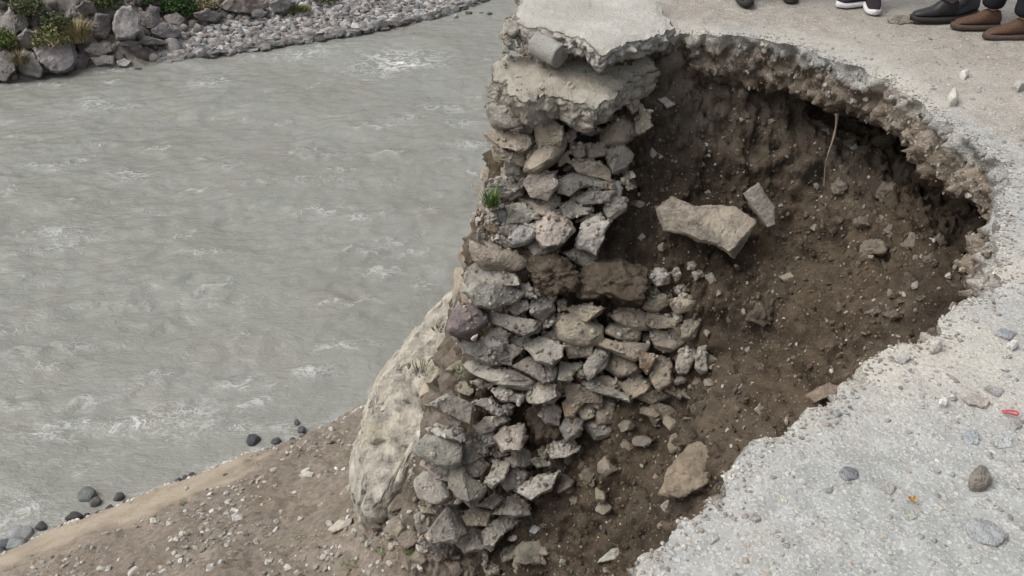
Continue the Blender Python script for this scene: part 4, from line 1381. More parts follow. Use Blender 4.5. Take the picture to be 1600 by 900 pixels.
# pale crumbly clods high on the slope
for i, (P, dv) in enumerate([([(1296, 290), (1310, 278), (1325, 290), (1318, 306), (1302, 304)], .75), ([(1370, 305), (1378, 285), (1392, 284), (1404, 296), (1392, 315), (1376, 318)], .75), ([(1340, 395), (1350, 375), (1375, 372), (1390, 388), (1380, 402), (1352, 405)], .8),
                             ([(1378, 360), (1392, 350), (1402, 365), (1390, 378)], .75), ([(1408, 385), (1424, 362), (1442, 372), (1436, 392), (1418, 396)], .75), ([(1455, 375), (1470, 362), (1480, 380), (1465, 392)], .6), ([(1350, 488), (1372, 478), (1384, 488), (1362, 496)], .6),
                             ([(1160, 500), (1185, 470), (1212, 485), (1205, 508), (1175, 508)], .2), ([(1378, 490), (1398, 484), (1412, 494), (1392, 502)], .6), ([(1330, 345), (1352, 338), (1360, 352), (1342, 360)], .65), ([(1440, 400), (1458, 398), (1462, 412), (1446, 415)], .6)]):
    cu, cv = np.mean(P, axis=0)
    hp, hn, hd = cast(cu, cv)
    C, V, F, sz = poly_rock(P, dist=hd, thick=.8, sub=4, p=7, amt=.22, seed=760 + i)
    link('soil_clod', mesh_np('soil_clod', V, F, M['soil'], attrs={'dry': np.full(len(V), dv), 'sand': np.zeros(len(V))}), earth, C)
# stones held in the broken edge of the road
k = 0
for j in range(0, nR):
    if not (1.2 < R2[j, 1] < 5.4 and R2[j, 0] > .3) or rg.random() > .22 or k >= 120:
        continue
    dz = rg.uniform(-.30, -.03)
    r = rg.uniform(.012, .03)
    V, F = rock_geo(6000 + k, (r * rg.uniform(1, 1.5), r, r * rg.uniform(.6, .95)), 2 if r < .02 else 3, 14, .06)
    off = float(np.interp(-dz, [0, .17, .3], [.0, -.02, -.10])) + .002
    link('edge_stone', mesh_np('edge_stone', V, F, M['rock']), road, (R2[j, 0] + nin[j, 0] * off, R2[j, 1] + nin[j, 1] * off, dz),
         jit([(.36, .33, .28), (.28, .24, .19), (.42, .40, .36), (.30, .24, .19), (.26, .25, .23)][k % 5], rg, .12), tuple(rg.uniform(0, 6, 3)))
    k += 1

kk_ = rg.integers(2, 11, 2300)
jj_ = rg.integers(0, nR, 2300)
okk = (R2[jj_, 1] > 1.2) & (R2[jj_, 1] < 5.8)
kk_, jj_ = kk_[okk], jj_[okk]
ep = EV[(kk_ * 3 // 2) * nR + jj_] + np.c_[rg.normal(0, .006, (len(jj_), 2)), rg.normal(0, .008, len(jj_))]
en = np.c_[nin[jj_], np.full(len(jj_), .35)]
en /= np.linalg.norm(en, axis=1)[:, None]
ecol = pick_cols([(.33, .30, .26), (.22, .185, .145), (.40, .38, .34), (.16, .125, .095), (.29, .25, .2)], len(jj_), rg)
o = scatter_stuff('edge_gravel', ep, en, .003 + .015 * rg.random(len(jj_)) ** 3, ecol, M['pebble'], road, 1, .5, .85, 23)
tag(o, kind='stuff')

# ------------------------------------------------------------------ big loose things in and on the pit
def rockthing(P, label, cat, col, name='boulder', dist=None, y=None, group=None, mat=None, **kw):
    if dist is None and y is None:
        cu, cv = np.mean(P, axis=0)
        hp, hn, dist = cast(cu, cv)
    C, V, F, sz = poly_rock(P, depth_y=y, dist=dist, **kw)
    o = link(name, mesh_np(name, V, F, mat or M['rock']), None, C, col)
    return tag(o, label, cat, group)


rockthing([(1022, 326), (1050, 308), (1085, 322), (1150, 322), (1182, 345), (1165, 380), (1145, 402), (1090, 375), (1040, 360)], 'large pale angular rock slab jutting from the dark soil in the middle of the pit', 'rock', (.38, .335, .275), 'rock_slab', y=4.55, thick=.6, sub=5, p=50, amt=.03, seed=801)
rockthing([(1160, 302), (1185, 288), (1212, 325), (1212, 352), (1200, 357), (1170, 322)], 'upright narrow grey stone leaning against the right end of the large rock slab', 'rock', (.30, .275, .24), 'rock_slab', y=4.5, thick=.7, sub=4, p=26, amt=.04, seed=802)
rockthing([(1030, 772), (1040, 740), (1075, 695), (1092, 690), (1115, 705), (1150, 728), (1100, 765), (1062, 780)], 'big pale tan slab half buried in the soil below the near road edge', 'rock', (.26, .215, .16), 'boulder', thick=.5, sub=5, p=40, amt=.04, seed=803, dist=None)
rockthing([(1258, 620), (1290, 600), (1345, 592), (1330, 615), (1270, 632)], 'tan rock peeping out of the soil just under the near road edge', 'rock', (.27, .21, .165), 'boulder', thick=.7, sub=4, p=14, amt=.05, seed=804)
# bedrock outcrop between the wall and the river
rockthing([(556, 808), (548, 730), (560, 668), (590, 598), (640, 538), (690, 478), (728, 440), (790, 440), (800, 600), (740, 740), (700, 830), (640, 848), (566, 836)],
          'huge smooth slanting bedrock outcrop below the left side of the stone wall', 'rock', (.46, .43, .37), 'bedrock_outcrop', y=5.6, thick=.75, sub=6, p=90, amt=.012, seed=810, mat=M['outcrop'], strata=.02, bedv=(.7, .3, .5))

oc = bpy.data.objects['bedrock_outcrop']
ov = np.array([v.co[:] for v in oc.data.vertices])
ow = ov + np.array(oc.location)
dip = np.array([-.48, -.05, -.87])
dip /= np.linalg.norm(dip)
e1_ = np.cross(dip, (0, 1, 0))
e1_ /= np.linalg.norm(e1_)
e2_ = np.cross(dip, e1_)
oq = np.c_[ow @ dip * .35, ow @ e1_ * 1.5, ow @ e2_ * 1.5]
on = ov / np.linalg.norm(ov, axis=1)[:, None]
od = .018 * fbm(oq, 1.5, 3, 15) + .018 * fbm(oq, 6, 4, 16, .6, True) + .008 * fbm(ow, 16, 3, 17, .6, True)
gr = np.abs(fbm(oq, 1.1, 2, 18))
od = od - .07 * smooth(.035, .0, gr)
gr2 = np.abs(fbm(oq + 5, 2.6, 3, 19))
od = od - .035 * smooth(.04, .0, gr2) * smooth(-.2, .3, fbm(ow, 1.5, 2, 20))
ov = ov + on * od[:, None]
oc.data.vertices.foreach_set('co', ov.astype(np.float32).ravel())
oc.data.update()

# ------------------------------------------------------------------ broken road slab lying on the wall head
sp = [(805, 28), (812, 8), (822, -30), (1010, -30), (1032, 5), (1056, 38), (1036, 47), (1005, 54), (975, 62), (955, 76), (938, 78), (922, 68), (900, 55), (870, 44), (840, 36), (820, 33)]
tag(plate('concrete_slab', sp, .125, 5.2, .05, .125, M['slab'], 0), 'broken pale concrete slab with jagged edge overhanging the top of the stone wall', 'slab')

# ------------------------------------------------------------------ concrete core (short cylinder) under the slab
def tube(path, rad, seg=10, caps=True):
    path = [Vector(q) for q in path]
    V, F = [], []
    for i, q in enumerate(path):
        t_ = (path[min(i + 1, len(path) - 1)] - path[max(i - 1, 0)]).normalized()
        a = t_.cross(Vector((0, 0, 1)) if abs(t_.z) < .9 else Vector((1, 0, 0))).normalized()
        b_ = t_.cross(a)
        r = rad[i] if isinstance(rad, (list, tuple)) else rad
        for k_ in range(seg):
            w_ = 2 * math.pi * k_ / seg
            V.append(q + a * math.cos(w_) * r + b_ * math.sin(w_) * r)
    for i in range(len(path) - 1):
        for k_ in range(seg):
            F.append((i * seg + k_, i * seg + (k_ + 1) % seg, (i + 1) * seg + (k_ + 1) % seg, (i + 1) * seg + k_))
    return np.array([v[:] for v in V]), np.array(F)


c0, c1 = at_y(838, 66, 4.90), at_y(877, 77, 4.77)
c1[2] = c0[2] - 0.035
ax = c1 - c0
npt = 13
R0 = .070
prof_c = [(0.0, .3), (0.0, .75), (.0, .93), (.03, 1.0)] + [(q, 1.0) for q in np.linspace(.1, .9, 8)] + [(.97, 1.0), (1.0, .93), (1.0, .75), (1.0, .3), (1.0, .01)]
prof_c = [(0.0, .01)] + prof_c
seg = 40
axn = ax / np.linalg.norm(ax)
e1 = np.cross(axn, (0, 0, 1))
e1 /= np.linalg.norm(e1)
e2 = np.cross(e1, axn)
CV = np.array([c0 + ax * s_ + R0 * r_ * (e1 * math.cos(2 * math.pi * k_ / seg) + e2 * math.sin(2 * math.pi * k_ / seg)) for s_, r_ in prof_c for k_ in range(seg)])
CV = CV + (0.004 * fbm(CV, 9, 3, 81) + 0.0025 * fbm(CV, 50, 2, 82))[:, None] * ((CV - (c0 + ax / 2)) / np.linalg.norm(CV - (c0 + ax / 2), axis=1)[:, None])
CF = np.array([(i * seg + k_, i * seg + (k_ + 1) % seg, (i + 1) * seg + (k_ + 1) % seg, (i + 1) * seg + k_) for i in range(len(prof_c) - 1) for k_ in range(seg)])
tag(link('concrete_cylinder', mesh_np('concrete_cylinder', CV, CF, M['core'])), 'short grey concrete cylinder lying on the wall head under the broken slab', 'concrete block')

# ------------------------------------------------------------------ the hanging root
pts = []
for q in np.linspace(0, 1, 14):
    u = 1308 - 22 * q + 2.2 * math.sin(q * 7)
    v = 178 + 112 * q
    y = 4.40 - .02 * q + .012 * math.sin(q * 9)
    pts.append(at_y(u, v, y))
V, F = tube(pts, [.0065 * (1 - .45 * i / 13) * (1 + .2 * math.sin(i * 2.1)) for i in range(14)], 8)
M['root'] = plain('root', (.22, .17, .135), .9, .1, 80)
tag(link('root', mesh_np('root', V, F, M['root'])), 'thin pale root hanging under the far rim of the pit', 'root')

# ------------------------------------------------------------------ road details
rg2 = np.random.default_rng(501)
cand = np.c_[rg2.uniform(-.2, 4.2, 60000), rg2.uniform(.9, 6.2, 60000)]
cand = cand[inside(cand, R2.tolist() + XR.tolist())]
dist_c = np.linalg.norm(cand, axis=1)
patch = fbm(np.c_[cand, cand[:, :1] * 0], 1.2, 3, 55)
keep = rg2.random(len(cand)) < np.clip(.30 + .5 * patch, .05, .9) * np.clip(3.2 / (dist_c + .6), .3, 1)
cand = cand[keep][:11000]
dr_ = np.full(len(cand), 9.0)
for i in range(0, len(cand), 3000):
    dr_[i:i + 3000] = np.linalg.norm(cand[i:i + 3000, None] - R2[None, ::2], axis=2).min(axis=1)
zz = road_z(cand, dr_)
n_ = len(cand)
szs = .0018 + .0042 * rg2.random(n_) ** 2.5 + .004 * (rg2.random(n_) > .985)
RPAL = [(.43, .425, .40), (.37, .37, .35), (.30, .305, .305), (.40, .375, .33), (.52, .51, .485), (.37, .325, .28), (.34, .35, .35)]
o = scatter_stuff('road_gravel', np.c_[cand, zz], np.tile([0, 0, 1.0], (n_, 1)), szs, pick_cols(RPAL, n_, rg2), M['pebble'], road, 1, .42, .5, 9)
tag(o, kind='stuff')
# crumbs lying along the broken edge
ei = rg2.integers(0, nR, 2600)
ei = ei[(R2[ei, 1] > .9) & (R2[ei, 1] < 5.8)]
off = -np.abs(rg2.normal(0, .035, len(ei))) + .004
q = R2[ei] + nin[ei] * off[:, None]
n_ = len(q)
o = scatter_stuff('edge_rubble', np.c_[q, road_z(q, np.abs(off))], np.tile([0, 0, 1.0], (n_, 1)), rg2.uniform(.003, .007, n_), pick_cols([(.46, .45, .42), (.36, .34, .31), (.52, .5, .46), (.30, .26, .21)], n_, rg2), M['pebble'], road, 1, .3, .75, 10)
tag(o, kind='stuff')


def road_stone(P, col, seed, thick=.55, name='embedded_stone', parent=road, sink=.25, p=14, sub=4, amt=.05):
    P = np.array(P, float)
    q = np.array([at_z(u, v, .0)[:2] for u, v in P])
    c = q.mean(axis=0)
    ext = np.ptp(q, axis=0)
    rng = np.random.default_rng(seed)
    # outline on the ground, height from thick
    half = np.array([ext[0] / 2, ext[1] / 2, thick * ext.min() / 2])
    hull = q - c
    N, dd = [], []
    aa = np.argsort(np.arctan2(hull[:, 1], hull[:, 0]))
    hull = hull[aa]
    for i in range(len(hull)):
        a, b_ = hull[i], hull[(i + 1) % len(hull)]
        e = b_ - a
        n2 = np.array([e[1], -e[0]]) / (np.linalg.norm(e) + 1e-9)
        if n2 @ a < 0:
            n2 = -n2
        tl = rng.uniform(.2, .6)
        N.append([n2[0] * math.cos(tl), n2[1] * math.cos(tl), math.sin(tl)])
        dd.append(max(.002, n2 @ a * math.cos(tl) + half[2] * .1))
        N.append([n2[0], n2[1], -.1])
        dd.append(max(.002, n2 @ a))
    for s_ in (1, -1):
        n = np.array([rng.normal(0, .2), rng.normal(0, .2), s_])
        N.append(n / np.linalg.norm(n))
        dd.append(half[2])
    V, F = softmin_rock((np.array(N), np.array(dd)), half, sub, p)
    V = roughen(V, float(ext.mean()), seed % 71, amt)
    z = road_z(np.array([c]), np.array([1.0]))[0] + half[2] * (1 - 2 * sink)
    return link(name, mesh_np(name, V, F, M['rock']), parent, (*c, z), col)


# flat stones set in the road surface
for i, (P, c, th) in enumerate([
    ([(1504, 822), (1520, 812), (1548, 820), (1580, 845), (1560, 860), (1525, 852), (1508, 838)], (.30, .315, .32), .22), ([(1308, 742), (1318, 732), (1342, 733), (1345, 748), (1322, 755)], (.27, .275, .29), .2),
    ([(1372, 762), (1385, 750), (1402, 760), (1392, 775)], (.42, .41, .38), .3), ([(1500, 692), (1506, 675), (1528, 675), (1530, 694)], (.36, .39, .41), .25), ([(1550, 692), (1560, 680), (1580, 685), (1582, 702), (1558, 702)], (.40, .42, .42), .25),
    ([(1405, 805), (1415, 798), (1430, 805), (1432, 815), (1415, 818)], (.36, .38, .33), .2), ([(1500, 625), (1520, 618), (1548, 630), (1540, 640), (1512, 635)], (.42, .38, .34), .2), ([(1535, 608), (1548, 602), (1570, 612), (1560, 622)], (.44, .44, .42), .2),
    ([(1545, 530), (1560, 520), (1588, 526), (1575, 538)], (.33, .35, .37), .2), ([(1458, 735), (1464, 728), (1472, 735), (1466, 740)], (.36, .36, .36), .3), ([(1170, 810), (1180, 800), (1190, 812), (1180, 816)], (.40, .39, .36), .3),
    ([(1300, 645), (1308, 638), (1318, 645), (1310, 652)], (.40, .42, .42), .3), ([(1400, 560), (1412, 552), (1425, 562), (1412, 570)], (.45, .45, .43), .3), ([(1576, 660), (1590, 655), (1598, 668), (1584, 675)], (.36, .35, .34), .3), ([(1100, 840), (1110, 830), (1125, 838), (1112, 848)], (.42, .42, .4), .3)]):
    road_stone(P, c, 1200 + i, th)
kk = 0
for (u, v) in zip(rg2.uniform(1080, 1600, 620), 55 + 843 * rg2.random(620) ** 1.5):
    g = at_z(u, v, 0)[:2]
    if not inside(np.array([g]), R2.tolist() + XR.tolist())[0] or np.linalg.norm(R2 - g, axis=1).min() < .05:
        continue
    r = rg2.uniform(.005, .011) * (1.0 if v > 300 else 1.5)
    V, F = rock_geo(7000 + kk % 24, (r * rg2.uniform(1, 1.5), r, r * .62), 2, 12, .05)
    link('embedded_stone', mesh_np('embedded_stone', V, F, M['rock']), road, (*g, road_z(np.array([g]), np.array([1.0]))[0] - r * .15), jit(RPAL[kk % 7], rg2, .1), (0, 0, rg2.uniform(0, 6)))
    kk += 1
    if kk >= 250:
        break
# loose stones on the road, things of their own
for i, (P, c, lab) in enumerate([
    ([(1510, 755), (1518, 742), (1540, 742), (1548, 760), (1535, 770), (1515, 768)], (.30, .27, .23), 'brownish grey fist sized stone lying loose on the near road surface'),
    ([(1448, 547), (1456, 538), (1468, 540), (1468, 553), (1454, 556)], (.62, .6, .54), 'cream rounded pebble near the pit rim on the road'),
    ([(1463, 633), (1470, 627), (1480, 631), (1478, 638), (1466, 638)], (.68, .68, .66), 'small white pebble on the road left of the red plastic loop'),
    ([(1568, 546), (1580, 541), (1590, 546), (1580, 552)], (.68, .68, .65), 'flat white pebble at the right edge of the road'),
    ([(1478, 158), (1488, 150), (1497, 156), (1494, 165), (1482, 166)], (.52, .5, .46), 'pale angular stone on the far dusty road beyond the rim'),
    ([(1498, 118), (1506, 113), (1514, 118), (1508, 123)], (.55, .54, .51), 'small whitish stone below the standing people on the dusty road'),
    ([(1580, 140), (1592, 135), (1599, 143), (1588, 148)], (.5, .48, .44), 'grey white stone at the right edge of the dusty road')]):
    tag(road_stone(P, c, 1300 + i, .8, 'road_stone', None, .12, 9 if 'rounded' in lab else 18), lab, 'stone')
tag(rockthing([(1386, 30), (1395, 24), (1412, 20), (1422, 24), (1420, 36), (1402, 39), (1390, 36)], 'tan and grey block of stone on the road in front of the black boots', 'stone', (.30, .28, .23), 'road_stone', dist=float(np.linalg.norm(at_z(1404, 34, .0) - EYE)), thick=.8, sub=4, p=18, amt=.05, seed=1350))

# red plastic loop and orange peel
M['red'] = plain('red_plastic', (.48, .06, .07), .45, .4, 200, .15)
c = at_z(1579, 644, .012)
lp = []
for q in np.linspace(0, 2 * math.pi, 29):
    x_, y_ = .019 * math.cos(q), .007 * math.sin(q)
    lp.append((c[0] + x_, c[1] + y_ - x_ * .25, c[2] + .002 * math.sin(2 * q)))
V, F = tube(lp, .0026, 8)
tag(link('plastic_loop', mesh_np('plastic_loop', V, F, M['red'])), 'small flattened red plastic loop lying on the right side of the road', 'plastic litter')
M['peel'] = plain('orange_peel', (.62, .42, .16), .6, .3, 150, .3)
c = at_z(1425, 782, .006)
b = bmesh.new()
nu = 7
gv = []
for i in range(nu):
    for j in range(nu):
        x_, y_ = (i / (nu - 1) - .5), (j / (nu - 1) - .5)
        rr = .008 * (1 + .35 * math.sin(5 * math.atan2(y_, x_ + 1e-6)))
        for s_ in (0,):
            gv.append(b.verts.new((c[0] + 2 * x_ * rr, c[1] + 2 * y_ * rr, c[2] + .012 * (x_ * x_ + y_ * y_) * 2 + .002 * math.sin(9 * x_ + 5 * y_))))
for i in range(nu - 1):
    for j in range(nu - 1):
        b.faces.new((gv[i * nu + j], gv[(i + 1) * nu + j], gv[(i + 1) * nu + j + 1], gv[i * nu + j + 1]))
r_ = bmesh.ops.solidify(b, geom=b.faces[:], thickness=.0025)
me = bpy.data.meshes.new('orange_peel')
b.to_mesh(me)
b.free()
me.materials.append(M['peel'])
tag(link('orange_peel', me), 'scrap of orange yellow peel on the near road', 'litter')

# ------------------------------------------------------------------ near bank: rubble, shore stones
rb = np.random.default_rng(900)
bank = (fc[:, 0] < -.6) & (sdist[FT[:, 0]] > .05) & (fc[:, 0] > -8)
sf = sandm[FT[:, 0]]
clump = np.clip(.35 + fbm(fc, 1.1, 3, 91), .02, 2)
wb = far_ * bank * clump * (1 - .985 * sf)
wb /= wb.sum()
idx = rb.choice(len(fc), 9500, p=wb)
n_ = len(idx)
BPAL = [(.50, .48, .44), (.40, .38, .34), (.34, .30, .25), (.28, .23, .18), (.58, .57, .54), (.30, .29, .27)]
o = scatter_stuff('bank_gravel', fc[idx], fn[idx], .007 + .032 * rb.random(n_) ** 3.5, pick_cols(BPAL, n_, rb), M['pebble'], earth, 1, .28, .7, 12)
tag(o, kind='stuff')
BG = 'loose pale stones scattered on the rubble bank'
spots = [(520, 672, 9), (478, 738, 12), (500, 745, 8), (430, 735, 10), (500, 790, 9), (545, 800, 8), (240, 815, 9), (262, 820, 8), (312, 800, 10), (355, 805, 9), (372, 812, 13), (240, 857, 8), (400, 848, 9), (345, 838, 8), (290, 835, 8), (470, 812, 9), (520, 818, 15), (535, 812, 10), (318, 790, 7), (275, 845, 9), (362, 877, 10), (330, 890, 14), (210, 895, 13), (160, 890, 9), (418, 880, 9), (450, 888, 11), (565, 795, 9), (590, 805, 9), (612, 815, 11), (600, 835, 9), (620, 850, 9), (640, 800, 8), (575, 850, 9), (505, 870, 8), (538, 735, 8), (545, 765, 7), (290, 765, 8), (440, 800, 7), (410, 790, 6), (385, 850, 7), (555, 832, 10), (485, 770, 6), (610, 880, 9), (580, 885, 7), (630, 885, 9), (530, 690, 6), (460, 770, 6), (430, 760, 6), (620, 800, 7), (280, 870, 8)]
for i, (u, v, s) in enumerate(spots):
    hp, hn, hd = cast(u, v)
    if hp is None:
        continue
    r = s / FOC * hd * .55
    V, F = rock_geo(8000 + i, (r * 1.35, r, r * .7), 3, 16, .05)
    o = link('loose_stone', mesh_np('loose_stone', V, F, M['rock']), None, hp + hn * r * .25, jit([(.46, .44, .40), (.52, .50, .46), (.38, .35, .30)][i % 3], rb, .08), (rb.uniform(-.2, .2), rb.uniform(-.2, .2), rb.uniform(0, 6)))
    tag(o, 'pale angular stone lying among rubble on the brown bank below the wall', 'stone', BG)
for (P, lab, c) in [([(512, 828), (530, 812), (552, 808), (548, 822), (520, 834)], 'longest pale flat stone on the bank below the bedrock outcrop', (.46, .43, .37)),
                    ([(318, 898), (325, 882), (335, 880), (330, 900)], 'slender white stone at the bottom edge of the rubble bank', (.58, .57, .54)),
                    ([(362, 805), (372, 798), (380, 806), (374, 818), (364, 815)], 'bright white block shaped stone in the middle of the rubble bank', (.58, .57, .55)),
                    ([(467, 742), (480, 736), (492, 738), (488, 746), (472, 748)], 'flat pale stone high on the bank near the sand strip', (.52, .5, .46))]:
    cu, cv = np.mean(P, axis=0)
    hp, hn, hd = cast(cu, cv)
    C, V, F, sz = poly_rock(P, dist=hd, thick=.7, sub=4, p=18, amt=.05, seed=int(cu), scale=1.05)
    tag(link('loose_stone', mesh_np('loose_stone', V, F, M['rock']), None, C, c), lab, 'stone')

# dark wet stones at the water's edge
SHG = 'dark wet stones along the water edge'
for (u, v, s, lab, c) in [
    (395, 689, 21, 'black rounded wet boulder with a grey stripe standing alone in the shallow water', (.05, .055, .06)), (431, 689, 14, 'small dark wet stone right of the lone black boulder', (.08, .08, .09)),
    (457, 688, 12, None, (.07, .07, .075)), (472, 672, 14, 'dark flat wet stone highest of the cluster nearest the outcrop', (.07, .075, .08)), (464, 660, 10, None, (.08, .08, .085)), (471, 681, 11, None, (.22, .22, .22)),
    (134, 774, 28, 'greenish grey wet boulder standing in the water left of the sand strip', (.13, .15, .135)), (148, 786, 16, None, (.10, .09, .09)), (186, 777, 14, None, (.06, .06, .065)), (171, 796, 14, None, (.05, .05, .055)),
    (119, 809, 20, 'flat black stone at the edge of the sand strip beside the pebble line', (.05, .05, .05)), (64, 823, 17, 'round dark wet stone right of the pale capped boulder', (.06, .065, .07)), (32, 836, 30, 'pale topped grey boulder at the left water edge', (.34, .35, .35)),
    (28, 852, 26, 'low grey boulder just below the pale topped one at the left water edge', (.22, .24, .24)), (8, 850, 20, None, (.10, .11, .12)), (2, 862, 14, None, (.08, .09, .10)), (10, 868, 14, None, (.12, .13, .14)), (290, 749, 14, None, (.06, .06, .07)), (278, 752, 12, None, (.05, .05, .06)), (318, 743, 12, None, (.05, .05, .055)), (300, 742, 10, None, (.07, .07, .075)),
    (246, 770, 13, None, (.05, .05, .055)), (265, 762, 14, None, (.06, .055, .055)), (328, 741, 10, None, (.06, .06, .065)), (349, 733, 8, None, (.07, .06, .06)), (155, 800, 8, None, (.07, .06, .06)), (562, 649, 14, None, (.06, .06, .065)), (195, 785, 8, None, (.08, .08, .085)), (135, 805, 9, None, (.06, .06, .06)), (210, 780, 7, None, (.08, .07, .07))]:
    C = at_z(u, v, WATER_Z + .03)
    hd = np.linalg.norm(C - EYE)
    r = s / FOC * hd * .5
    V, F = rock_geo(int(8500 + u), (r * 1.15, r * .95, r * .85), 3, 9, .04)
    o = link('shore_stone', mesh_np('shore_stone', V, F, M['rock_wet']), None, C, c, (0, 0, rb.uniform(0, 6)))
    tag(o, lab or 'small dark wet stone lying at the river edge by the sand strip', 'stone', SHG)
P = [(72, 833), (85, 825), (105, 820), (115, 822), (100, 830), (80, 838)]
C = at_z(94, 829, WATER_Z + .1)
C, V, F, sz = poly_rock(P, dist=float(np.linalg.norm(C - EYE)), thick=.9, sub=4, p=14, amt=.06, seed=33)
tag(link('shore_stone', mesh_np('shore_stone', V, F, M['rock']), None, C, (.5, .48, .44)), 'long pale stone lying on the sand lip at the left water edge', 'stone')
# line of pale pebbles on the lip of the sand
q = []
for t_ in np.linspace(-2.5, 5.2, 420):
    c = SA + SD * t_ + SN * (rb.normal(0, .035) + .02)
    c = c - SN * (0.10 * fbm(np.array([[c[0], c[1], 0]]), 1.6, 3, 2)[0])
    q.append((c[0], c[1]))
hit = [drop(*c) for c in q]
hp = np.array([h_[0] for h_ in hit])
hp[:, 2] = np.maximum(hp[:, 2], WATER_Z + .02)
n_ = len(hp)
o = scatter_stuff('shore_pebbles', hp, np.tile([0, 0, 1.0], (n_, 1)), .010 + .022 * rb.random(n_) ** 2, pick_cols([(.55, .53, .49), (.46, .44, .4), (.62, .6, .56)], n_, rb), M['pebble'], earth, 2, .3, .75, 15)
tag(o, kind='stuff')

# ------------------------------------------------------------------ far bank: boulders, shingle, shrubs
def far_rock(P, col, base_v, lab, seed, p=30, strata=.0, amt=.075, thick=.8, closer=0.0):
    cu = np.mean([a for a, _ in P])
    hp, hd = cast_far(cu, base_v)
    if hp is None:
        C_ = at_z(cu, base_v, WATER_Z)
        hd = float(np.linalg.norm(C_ - EYE))
    C, V, F, sz = poly_rock(P, dist=hd - closer, thick=thick, sub=4, p=p, amt=amt, seed=seed, strata=strata)
    o = link('boulder', mesh_np('boulder', V, F, M['rock_far']), None, C, col)
    return tag(o, lab, 'boulder')


FR = [([(178, 25), (190, 10), (205, 8), (220, 25), (222, 50), (210, 62), (182, 62), (176, 45)], (.30, .28, .275), 66, 'tall pale blocky boulder standing in the middle of the far bank cliff', 18),
      ([(48, 75), (62, 62), (85, 52), (110, 62), (122, 85), (118, 105), (100, 116), (80, 112), (60, 100)], (.26, .24, .235), 112, 'big grey boulder rising from the water at the foot of the far cliff', 12),
      ([(22, 100), (35, 80), (52, 82), (70, 108), (66, 122), (40, 118)], (.27, .25, .24), 122, 'pointed pale boulder at the waterline at far left', 14),
      ([(-15, 95), (5, 78), (25, 85), (28, 112), (10, 126), (-15, 126)], (.20, .185, .18), 124, 'dark boulder cut by the left picture edge at the far waterline', 12),
      ([(105, 60), (112, 40), (122, 38), (126, 62), (116, 80)], (.24, .22, .20), 82, 'narrow upright boulder right of the big grey waterline boulder', 14),
      ([(140, 40), (150, 20), (172, 22), (176, 48), (165, 62), (148, 60)], (.21, .19, .18), 64, 'dark cracked boulder left of the tall pale blocky boulder', 14),
      ([(225, 30), (235, 8), (250, 12), (252, 35), (240, 48), (228, 46)], (.20, .18, .18), 52, 'dark boulder right of the tall pale blocky boulder', 14),
      ([(232, 45), (248, 35), (268, 38), (285, 48), (280, 60), (250, 58), (236, 54)], (.26, .245, .245), 62, 'low grey boulder at the right end of the far cliff', 12),
      ([(255, 25), (275, 18), (292, 30), (285, 42), (262, 38)], (.24, .22, .215), 46, 'rounded boulder above the low grey boulder on the far bank', 12),
      ([(128, 78), (145, 66), (170, 68), (178, 80), (160, 88), (138, 86)], (.28, .255, .235), 90, 'flat layered boulder just right of the cliff foot on the far shore', 14),
      ([(140, 90), (160, 85), (178, 88), (180, 102), (150, 103)], (.36, .34, .32), 103, 'pale flat block at the far waterline beside the cliff foot', 18),
      ([(182, 95), (195, 91), (205, 96), (200, 103), (184, 103)], (.44, .42, .40), 104, 'whitest square block at the far waterline', 20),
      ([(180, 65), (200, 62), (220, 66), (212, 74), (186, 72)], (.22, .2, .2), 76, 'low dark slab under the tall pale blocky boulder', 14),
      ([(200, 70), (228, 56), (255, 62), (262, 68), (230, 72)], (.26, .24, .235), 74, 'wedge shaped slab on the upper far shore', 14),
      ([(122, 85), (132, 78), (142, 90), (138, 102), (124, 102)], (.16, .145, .14), 104, 'dark wet boulder between the big grey boulder and the pale blocks', 12),
      ([(0, 28), (15, 12), (40, 20), (45, 45), (22, 58), (2, 52)], (.27, .25, .235), 70, 'weathered boulder among the grass at the upper far left', 12),
      ([(20, 60), (40, 45), (62, 52), (58, 75), (34, 80)], (.22, .2, .185), 88, 'brown boulder above the pointed pale boulder at far left', 12),
      ([(70, 50), (85, 38), (105, 40), (108, 58), (88, 62), (74, 60)], (.25, .225, .20), 74, 'tan boulder under the dry grass on the far cliff', 12),
      ([(340, 12), (365, -6), (400, -2), (420, 10), (400, 22), (365, 20)], (.24, .205, .19), 24, 'brownish boulder at the top edge above the far shingle', 12),
      ([(388, 18), (402, 12), (418, 20), (408, 30), (394, 28)], (.25, .24, .24), 31, 'small grey boulder between the top edge boulders and the shingle', 12),
      ([(420, 5), (440, -8), (462, 2), (450, 22), (428, 20)], (.23, .22, .215), 24, 'dark grey boulder at the top edge left of the green patch', 12),
      ([(300, 20), (325, 12), (350, 22), (340, 36), (310, 34)], (.18, .165, .155), 38, 'dark earthy boulder above the upper left end of the shingle', 10),
      ([(358, 38), (372, 34), (385, 38), (372, 41)], (.46, .43, .38), 41, 'small pale flat slab on the dark sand above the shingle', 14),
      ([(118, 12), (132, 0), (150, 4), (152, 20), (135, 26)], (.24, .22, .21), 40, 'grey boulder at the top behind the dry grass', 12)]
for i, (P, c, bv, lab, pw) in enumerate(FR):
    far_rock(P, tuple(q * .85 for q in c), bv, lab, 1500 + i, 30, .025 if i % 2 else .0)

